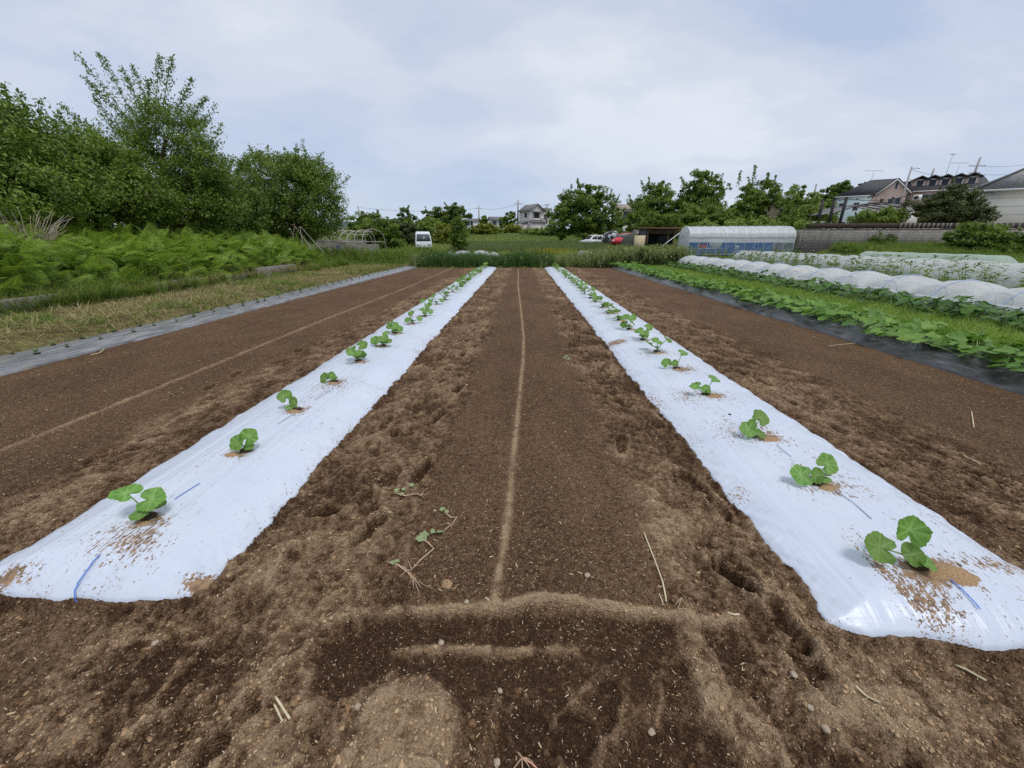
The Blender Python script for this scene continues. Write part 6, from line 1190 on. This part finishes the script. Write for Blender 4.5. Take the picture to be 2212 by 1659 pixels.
# pale mint house
MYd = 75.0; e0 = atY(1803, 425, MYd); bz = yz+.3; tw = along(1935, e0, NB)
mh = thing('mint_house', 'pale mint-blue house with a dark tiled roof, left of the pink house', 'house', (e0[0], MYd, bz), NB); mz = e0[2]-bz; mr = mz+px2m(70, 34)
MB().box(.2, tw, 0, 8.5, -.3, mz).build('wall', M_MINT, mh)
r_ = MB(); r_.add([(-.2, -.4, mz-.12), (tw+.4, -.4, mz-.12), (tw+.4, 4.25, mr), (4.6, 4.25, mr), (-.2, 8.9, mz-.12), (tw+.4, 8.9, mz-.12)], [[[0, 1, 2, 3], [5, 4, 3, 2]], [[0, 3, 4], [1, 5, 2]], [[0, 4, 5, 1]]]); r_.build('roof', M_ROOFD, mh)
for q, w_ in ((1.2, .6), (3.2, .7), (5.4, 1.4), (7.6, .7)): window(mh, (q, 0, mz-1.7), (1, 0, 0), w_, 1.2, M_TRIM, 0, (0, -1, 0))
for q in (1.0, 4.2): window(mh, (q+.6, 0, 1.3), (1, 0, 0), 1.6, 1.5, M_TRIM, 1, (0, -1, 0))
MB().tube([(0, -.42, mz-.1), (tw, -.42, mz-.1)], .07, 6).build('gutter', M_TRIM, mh); MB().cyl((tw*.4, -.03, mz-.5), .12, (0, 1, 0), .02, 10).build('vent', M_DARKTRIM, mh)
# cream house on the right: hip roof, one corner towards us
cx = atY(2104, 412, 39.0); bz = yz+.05; ce = cx[2]-bz
ch = thing('cream_house', 'cream walled house with a grey hipped roof at the right edge', 'house', (cx[0], 39.0, bz), radians(-33)); L1, L2 = 9.0, 8.5
def inset(q): return q
MB().box(.5, L1, .5, L2, -.3, ce).build('wall', M_CREAM, ch)
for k in range(1, 5): MB().box(.485, L1+.01, .485, L2+.01, ce*k/5-.012, ce*k/5+.012).build('siding_joint', pmat('joint', (.40, .38, .32), .9, .1) if k == 1 else bpy.data.materials['joint'], ch)
hz = 2.5; mb = MB(); V = [(0, 0, ce+.02), (L1+.9, 0, ce+.02), (L1+.9, L2+.9, ce+.02), (0, L2+.9, ce+.02), ((L2+.9)/2, (L2+.9)/2, ce+hz), (max(L1+.9-(L2+.9)/2, (L2+.9)/2+.3), (L2+.9)/2, ce+hz)]
mb.add(V, [[[0, 1, 5, 4], [2, 3, 4, 5]], [[1, 2, 5], [3, 0, 4]], [[0, 3, 2, 1]]]); mb.build('roof', pmat('patchy_grey_tiles', (.24, .24, .235), .85, .4, 3, .3, 0, .03, 9, (1, 1, 3)), ch)
MB().tube([(0, 0, ce+.05), ((L2+.9)/2, (L2+.9)/2, ce+hz+.04)], .10, 6).build('ridge_tiles', M_ROOFD, ch)
for A_, B_ in (((-.02, -.02), (L1+.9, -.02)), ((-.02, -.02), (-.02, L2+.9))): MB().tube([(A_[0], A_[1], ce-.04), (B_[0], B_[1], ce-.04)], .08, 6).build('gutter', M_TRIM, ch)
for k in range(4): MB().tube([(.2, 1.2+k*2, ce-.02), (.9, 1.2+k*2, ce-.9)], .05, 5).build('eave_bracket', M_DARKTRIM, ch)
# evergreens and shrubs in the yard
T('evergreen', 'large dark evergreen shrub between the pink and the cream houses', 'tree', 1962, 2112, 400, 486, 36.5, 22000, .16, M_EVERGREEN, 7, 50, None, clump=.35, trunk=.15)
T('bush', 'round green bush under the left side of the carport roof', 'bush', 1836, 1890, 453, 486, 37.5, 4200, .13, M_LIGHTLEAF, 3, 51, 'bushes along the board fence', clump=.28)
T('bush', 'round green bush under the right side of the carport roof', 'bush', 1888, 1944, 446, 486, 37.0, 5000, .13, M_LIGHTLEAF, 3, 52, 'bushes along the board fence', clump=.28)
# carport and tall black posts
KY = 42.0; k0 = atY(1776, 466, KY); k1 = atY(1975, 462, KY); cp = thing('carport', 'black framed carport with a curved smoky roof behind the board fence', 'carport', (k0[0], KY, yz)); kw = k1[0]-k0[0]; kz = k0[2]-yz; M_BLACKM = pmat('black_metal', (.022, .020, .020), .5, .2); M_SMOKE = film_mat('smoky_polycarbonate', (.42, .41, .41), .85, .4)
nv, nu = 12, 30; u, v = np.meshgrid(np.linspace(0, 1, nu), np.linspace(0, 1, nv)); Zc_ = kz-.1+1.15*np.sin(pi*(.05+.9*u))**.9; V = np.stack([kw*u, -1.4+4.6*v, Zc_], -1).reshape(-1, 3); I = np.arange(nu*nv).reshape(nv, nu); Q = np.stack([I[:-1, :-1], I[:-1, 1:], I[1:, 1:], I[1:, :-1]], -1).reshape(-1, 4); link_mesh('roof_sheet', V, [Q], M_SMOKE, cp, True)
for yv_ in (-1.42, -.3, .9, 2.1, 3.2): MB().tube([(kw*t, yv_, kz-.1+1.15*sin(pi*(.05+.9*t))**.9) for t in np.linspace(0, 1, 21)], .05, 6).build('roof_rib', M_BLACKM, cp)
for t in (.08, .25, .42, .58, .75, .92): MB().tube([(kw*t, -1.42, kz-.12+1.15*sin(pi*(.05+.9*t))**.9), (kw*t, 3.2, kz-.12+1.15*sin(pi*(.05+.9*t))**.9)], .03, 5).build('purlin', M_BLACKM, cp)
for x_ in (kw*.93, kw*.5): MB().tube([(x_+.15, 1.2, -.05), (x_, 1.1, kz*.8), (x_-.5, 1.0, kz+.35)], .07, 6).build('support_leg', M_BLACKM, cp)
PG = 'tall black posts in front of the carport'
tops = []
for px, pyt, lb in ((1779, 431, 'leftmost tall black post before the carport'), (1804, 429, 'second tall black post from the left before the carport'), (1829, 427, 'third tall black post from the left before the carport'), (1905, 431, 'fourth black post, its top just above the curved roof'), (1930, 427, 'fifth black post, below the pink gable'), (1963, 420, 'rightmost tall black post beside the dark evergreen')):
    Yp = KY-2.0 if px < 1900 or px > 1950 else KY+4.0; t_ = atY(px, pyt, Yp); o = thing('black_post', lb, 'post', (t_[0], Yp, yz), 0, PG); hh = t_[2]-yz; MB().box(-.09, .09, -.09, .09, -.1, hh).build('shaft', M_BLACKM, o); MB().box(-.11, .11, -.11, .11, hh, hh+.04).build('cap', M_BLACKM, o); tops.append((t_[0], Yp, t_[2]))
for (i, j), lb in zip(((0, 1), (1, 2), (2, 3), (3, 5)), ('thin rail joining the two leftmost black posts', 'thin rail joining the second and third black posts', 'long thin rail from the third to the fourth black post', 'thin rail from the fourth to the rightmost black post')):
    A_, B_ = np.array(tops[i]), np.array(tops[j]); tag(MB().tube([A_-(0, 0, .12), (A_+B_)/2-(0, 0, .16), B_-(0, 0, .12)], .03, 5).build('post_rail', M_BLACKM), lb, 'rail', 'rails between the black posts')
vehicle('parked_car', 'white car with red tail lights parked under the carport, mostly hidden by the fence', 'car', (atY(1800, 480, 41)[0], 42.6, yz-.5), radians(15), 1.6, wagon, .95, 1.3, M_WHITEP, [[(.72, 1.0), (.42, 1.40), (-.05, 1.42), (-.05, 1.0)], [(-.12, 1.0), (-.12, 1.42), (-.75, 1.42), (-.75, 1.0)]], [(3, 4, .1, .92, .85, 'windshield'), (7, 8, .1, .8, .85, 'rear_window')], (1.1, -1.1), .29, None, [(-1.75, s_*.6, .95, .2, .35, M_REDLAMP, 'tail_light') for s_ in (-1, 1)])
a = atY(1958, 470, 39.5); o = thing('site_hoarding', 'white hoarding standing behind the fence left of the dark evergreen', 'hoarding', (a[0], 39.5, yz)); MB().box(-1.15, 1.15, -.03, .03, 0, 1.75).build('sheet', M_TRIM, o); MB().box(-1.2, -1.15, -.04, .04, 0, 1.8).build('edge', M_GALV, o)
# ------------------------------------------------------------------ poles, aerials and wires
M_POLE = pmat('concrete_pole', (.34, .33, .32), .85, .15, 3); M_ALU = pmat('aerial_metal', (.42, .43, .45), .4, .15, metal=.4); M_WIRE = pmat('wire_black', (.05, .05, .055), .6, .1)
def pole(label, px, pyt, pyb, Y, r=.13, arms=(), mat=None, lamp=False, px2=None):
    t_ = atY(px, pyt, Y); b_ = atY(px if px2 is None else px2, pyb, Y); o = thing('utility_pole', label, 'utility pole', (t_[0], Y, b_[2]), 0, 'utility poles'); hh = t_[2]-b_[2]; MB().tube([(0, 0, -1.5), (0, 0, hh)], [r*1.2, r*.75], 10).build('shaft', mat or M_POLE, o)
    for z_, w_ in arms:
        ar = MB().box(-w_/2, w_/2, -.05, .05, hh-z_-.05, hh-z_+.05).build('crossarm', M_POLE, o)
        for q in (-.85, -.4, .4, .85): MB().cyl((q*w_/2, 0, hh-z_+.05), .05, (0, 0, 1), .16, 8).build('insulator', M_TRIM, ar)
    if lamp: MB().tube([(0, 0, hh-.3), (.5, 0, hh-.15), (1.0, 0, hh-.2)], .04, 6).build('bracket', M_POLE, o)
    return np.array((t_[0], Y, t_[2]))
def aerial(label, px, pyt, pyb, Y, els=((0, 1.6),), group='roof aerials'):
    t_ = atY(px, pyt, Y); b_ = atY(px, pyb, Y); o = thing('roof_aerial', label, 'aerial', (t_[0], Y, b_[2]), 0, group); hh = t_[2]-b_[2]; MB().tube([(0, 0, -.4), (0, 0, hh)], .03, 5).build('mast', M_ALU, o)
    for z_, w_ in els:
        MB().tube([(-w_/2, 0, hh-z_), (w_/2, 0, hh-z_)], .022, 5).build('boom', M_ALU, o)
        e_ = MB()
        for q in np.linspace(-.45, .45, 6): e_.tube([(q*w_, -.3, hh-z_), (q*w_, .3, hh-z_)], .012, 4)
        e_.build('elements', M_ALU, o)
t1 = pole('slim pale pole in front of the pink gable with a small bracket at its top', 1970, 360, 470, 54, .11, (), None, True)
t2 = pole('short brown-grey pole rising behind the first dormers', 2018, 364, 390, 75, .16)
t3 = pole('utility pole with crossarms and wires behind the last dormers, right', 2118, 340, 392, 72, .17, ((1.2, 2.6), (2.2, 1.8), (3.0, 1.8)))
t4 = pole('leaning dark pole left of the mint house, above the pale bushes', 1764, 397, 452, 62, .14)
t5 = pole('dark pole with side brackets left of the grey-roofed house', 1119, 432, 470, 125, .26, ((1.0, 2.2),)); t6 = pole('small far pole with a crossarm, left of the house pole', 1106, 459, 482, 160, .2, ((1.2, 3.5),)); t7 = pole('tall thin pole alone on the left skyline', 1034, 444, 478, 140, .22, ((.8, 2.2),)); t8 = pole('pair-like far pole before the distant hill', 773, 445, 470, 130, .2); t9 = pole('pole with a loop bracket above the tan roof', 1356, 428, 455, 95, .2, ((.4, 1.2),)); t10 = pole('short pole peeping over the left shoulder of the creeper-hung tree', 1182, 440, 470, 110, .22, ((.3, 1.4),)); t11 = pole('thin pole above the highest dark rounded tree', 966, 446, 470, 130, .18)
aerial('T-shaped aerial on the mint house roof', 1888, 369, 400, 64, ((0, 2.6),)); aerial('tall aerial mast with upright rods above the dormers', 2060, 330, 390, 62, ((2.9, 2.4), (.2, .5))); aerial('shorter T-shaped aerial right of the tall mast', 2074, 352, 390, 62, ((0, 2.4),)); aerial('faint T-shaped aerial by the tan roofed house', 1331, 436, 462, 92, ((0, 2.4),)); aerial('flat aerial over the ridge of the grey-roofed house', 1126, 438, 458, 118, ((0, 3.0),))
def wire(label, A_, B_, sag, r=.018):
    A_ = np.array(A_, float); B_ = np.array(B_, float); t = np.linspace(0, 1, 25)[:, None]; P_ = A_+(B_-A_)*t; P_[:, 2] -= (4*sag*t*(1-t))[:, 0]; tag(MB().tube(P_, r, 4).build('power_line', M_WIRE), label, 'power line', 'overhead wires')
wire('upper wire from the crossarm pole to the right edge', t3-(0, 0, 1.2), atY(2300, 340, 66), .5); wire('lower wire from the crossarm pole to the right edge', t3-(0, 0, 2.3), atY(2300, 362, 66), .5); wire('wire from the slim pale pole to the crossarm pole', t1-(0, 0, .3), t3-(0, 0, 2.2), .6); wire('second lower wire from the slim pale pole past the dormers', t1-(0, 0, 1.3), t3-(0, 0, 3.0), .6)
wire('long wire across the left skyline to the house pole', t7-(0, 0, .8), t5-(0, 0, 1.0), .8, .03); wire('wire from the far left poles to the tall thin pole', t8-(0, 0, .4), t7-(0, 0, .8), 1.0, .03); wire('wire from the house pole to the short pole by the tree', t5-(0, 0, 1.0), t10-(0, 0, .3), .4, .03)
# ================================================================== single bits lying on the soil
M_STALK = pmat('dry_stalk', (.56, .48, .32), .8, .2, 20); M_PALESTONE = pmat('pale_stone', (.38, .31, .23), .9, .25, 25, .2, 0, .006, 60); M_WILT = leaf_mat('wilted_leaf', (.20, .27, .12), (.42, .48, .28), .2, .7); M_ROOT = pmat('dry_root', (.40, .29, .19), .85, .25, 20)
def sz(p): return float(soil_at(np.array([p[0]]), np.array([p[1]]))[0])
def stalk(label, pts, r=.003, name='straw_stalk', cat='straw', mat=None):
    P_ = [atZ(*q) for q in pts]; W_ = []
    for a, b in zip(P_[:-1], P_[1:]):
        for t in np.linspace(0, 1, 6, endpoint=False): W_.append(a+(b-a)*t)
    W_.append(P_[-1]); W_ = np.array(W_)
    for q in W_: q[2] = sz(q)+r+.002
    W_[1:-1, 2] = np.maximum(W_[1:-1, 2], (W_[:-2, 2]+W_[2:, 2])/2)
    return tag(MB().tube(W_, r, 5).build(name, mat or M_STALK), label, cat)
stalk('long pale straw lying on the dark central bed, right of the ridge line', [(1390, 1162), (1412, 1215), (1430, 1265), (1438, 1306)], .0035); stalk('short pale straw beside the lower end of the long straw', [(1422, 1290), (1432, 1312)], .002)
stalk('crossed broken straw in the left foreground, longer piece', [(590, 1490), (622, 1540)], .004); stalk('crossed broken straw in the left foreground, shorter piece', [(585, 1502), (606, 1545)], .003); stalk('bent white straw below the right white film end', [(1572, 1326), (1597, 1326)], .004); stalk('white strip of litter against the edge of the grey film', [(196, 768), (215, 764), (226, 756)], .006)
stalk('thin stem standing out on the soil at the right edge', [(2098, 890), (2103, 925)], .004); stalk('pale straw on the right bank of soil below the film', [(2080, 985), (2115, 1005)], .004); stalk('straw on the far right soil near the black film', [(1790, 748), (1850, 742)], .004)
stalk('curled pale root near the right end of the dragged ridge', [(1457, 1312), (1470, 1300), (1462, 1325), (1490, 1330)], .002, 'dry_root', 'root', M_ROOT); stalk('thin dry root below the uprooted weeds', [(845, 1222), (880, 1240), (900, 1262)], .0025, 'dry_root', 'root', M_ROOT)
stalk('straw lying across the lower right furrow', [(1850, 1480), (1900, 1515)], .003); stalk('brown stalk on the pale track at lower right', [(2075, 1420), (2140, 1455)], .004)
def weed(label, stem, leaves, red=False):
    root = thing('uprooted_weed', label, 'weed', tuple(atZ(*stem[0])), 0, 'uprooted weeds on the bare soil'); o = np.array(root.location); P_ = np.array([atZ(*q) for q in stem])
    for q in P_: q[2] = sz(q)+.008
    MB().tube(P_-o, np.linspace(.005, .0025, len(P_)), 6).build('stem', pmat('reddish_stem', (.45, .24, .17), .6, .2) if red else M_ROOT, root, True)
    for k, (px, py, r, a) in enumerate(leaves):
        c = atZ(px, py); c[2] = sz(c)+.016; V, F, A = leaf_shape(20, 3, k, .15, .16, .1, .3, 1.2); link_mesh('leaf', orient(V, r, c, (rng.normal(0, .3), rng.normal(0, .3)-.2, 1), (cos(a), sin(a), .1))-o, F, M_WILT, root, True)
    rt = MB()
    for k in range(7): e = P_[-1]+np.array([rng.normal(0, .03), rng.normal(-.02, .03), 0]); e[2] = sz(e)+.006; rt.tube([P_[-1]-o, (P_[-1]+e)/2-o+(0, 0, .008), e-o], [.0022, .0016, .001], 4)
    rt.build('roots', M_ROOT, root)
weed('uprooted weed with two wilted leaf sprays, left of the ridge line', [(925, 1165), (905, 1172), (925, 1182), (938, 1195), (910, 1220), (890, 1240)], [(918, 1170, .022, 2.8), (908, 1178, .018, 3.6), (948, 1162, .018, .2), (935, 1160, .012, .8)])
weed('small uprooted weed with a single pale leaf tip, above the two-spray one', [(960, 1115), (975, 1128), (988, 1125), (975, 1145)], [(957, 1112, .016, 2.2), (966, 1117, .010, .5)])
weed('uprooted weed lying by the deep footprint beside the left film', [(852, 1066), (875, 1070), (902, 1068), (910, 1074)], [(858, 1064, .014, 3), (868, 1068, .012, .6), (890, 1058, .013, .3), (872, 1060, .011, 2)])
weed('uprooted weed with thin runners left of the small ant mound', [(838, 1220), (862, 1232), (882, 1245), (895, 1262)], [(858, 1225, .012, 1), (850, 1228, .009, 2.5)])
weed('twisted reddish twig with fine roots at the bottom centre edge', [(1205, 1632), (1172, 1632), (1150, 1612), (1128, 1605)], [(1128, 1648, .014, 4.2), (1150, 1655, .010, 4)], True)
weed('tiny green weed sprouting on the central bed right of the ridge line', [(1228, 792), (1225, 786), (1222, 780)], [(1220, 778, .018, 2.2), (1228, 780, .018, .8), (1224, 774, .016, 1.6)])
weed('small wilted weed beside the right film edge', [(1780, 1105), (1790, 1112), (1800, 1120)], [(1782, 1100, .02, 2), (1795, 1104, .02, 1), (1803, 1115, .016, 0)])
for k, (px, py, r, lb) in enumerate(((1268, 1252, .014, 'pale stone on the central bed above the right half of the dragged ridge'), (951, 1376, .014, 'egg-shaped stone below the left half of the dragged ridge'), (1008, 1308, .011, 'pale stone on the dragged ridge by the line end'), (772, 1518, .013, 'pale lump at the left of the trodden hump'), (1080, 1472, .010, 'white pebble right of the trodden hump'), (1415, 1545, .014, 'rounded stone on the pale crust at lower right'), (1072, 1612, .014, 'upright stone beside the reddish twig'), (1795, 1550, .014, 'tan stone in the right furrow'), (328, 1375, .013, 'tan stone below the left film end'), (1722, 1440, .013, 'stone at the head of the right furrow'), (1008, 835, .016, 'pale stone by the footprint far up the left track'), (1115, 930, .014, 'white fleck stone beside the ridge line'), (940, 1110, .010, 'grey pebble by the small uprooted weed'), (1760, 1510, .012, 'round stone near the tan one in the right furrow'))):
    V, F = rough_ball(r*.9, 3, .34, k+20, (1, .85, .7)); o = link_mesh('stone', V, [F], M_PALESTONE, None, True); p = atZ(px, py); p[2] = sz(p)+r*.45; o.location = p; o.rotation_euler = (0, 0, k*1.3); tag(o, lb, 'stone', 'stones on the soil')
# ant mound
p = atZ(966, 1270); V = []; F = []; n = 26; prof = [(1, -.004), (.8, .006), (.55, .014), (.3, .018), (.14, .016), (.10, .002), (.03, -.002)]
for q, z in prof:
    for b_ in range(n): t = 2*pi*b_/n; rr = .026*q*(1+.25*float(fbm(np.array(cos(t)*2), np.array(sin(t)*2+q), 3, 3))); V.append((rr*cos(t), rr*sin(t), z+.004*float(fbm(np.array(cos(t)*6), np.array(sin(t)*6+q*9), 2, 4))))
for k in range(len(prof)-1):
    for b_ in range(n): F.append((k*n+b_, k*n+(b_+1) % n, (k+1)*n+(b_+1) % n, (k+1)*n+b_))
o = link_mesh('ant_mound', V, [F], M_CRUMB if False else pmat('ant_mound_soil', (.30, .20, .12), .95, .3, 60), None, True); p[2] = sz(p); o.location = p; tag(o, 'small sandy ant mound with a hole, below the uprooted weeds', 'ant mound')
# dark crumbs on the right film
for px, py, r, lb in ((1790, 1022, .017, 'black crumb of soil beside the second right seedling'), (1577, 893, .010, 'small dark crumb of soil on the right white film')):
    p = atZ(px, py, .1); V, F = rough_ball(r, 2, .35, 55, (1.3, .8, .6)); o = link_mesh('soil_crumb', V, [F], pmat('black_soil', (.03, .022, .017), .95, .3, 60) if r > .012 else bpy.data.materials['black_soil']); p[2] = float(zR(np.array(p[0]), np.array(p[1])))+r*.4; o.location = p; tag(o, lb, 'crumb')
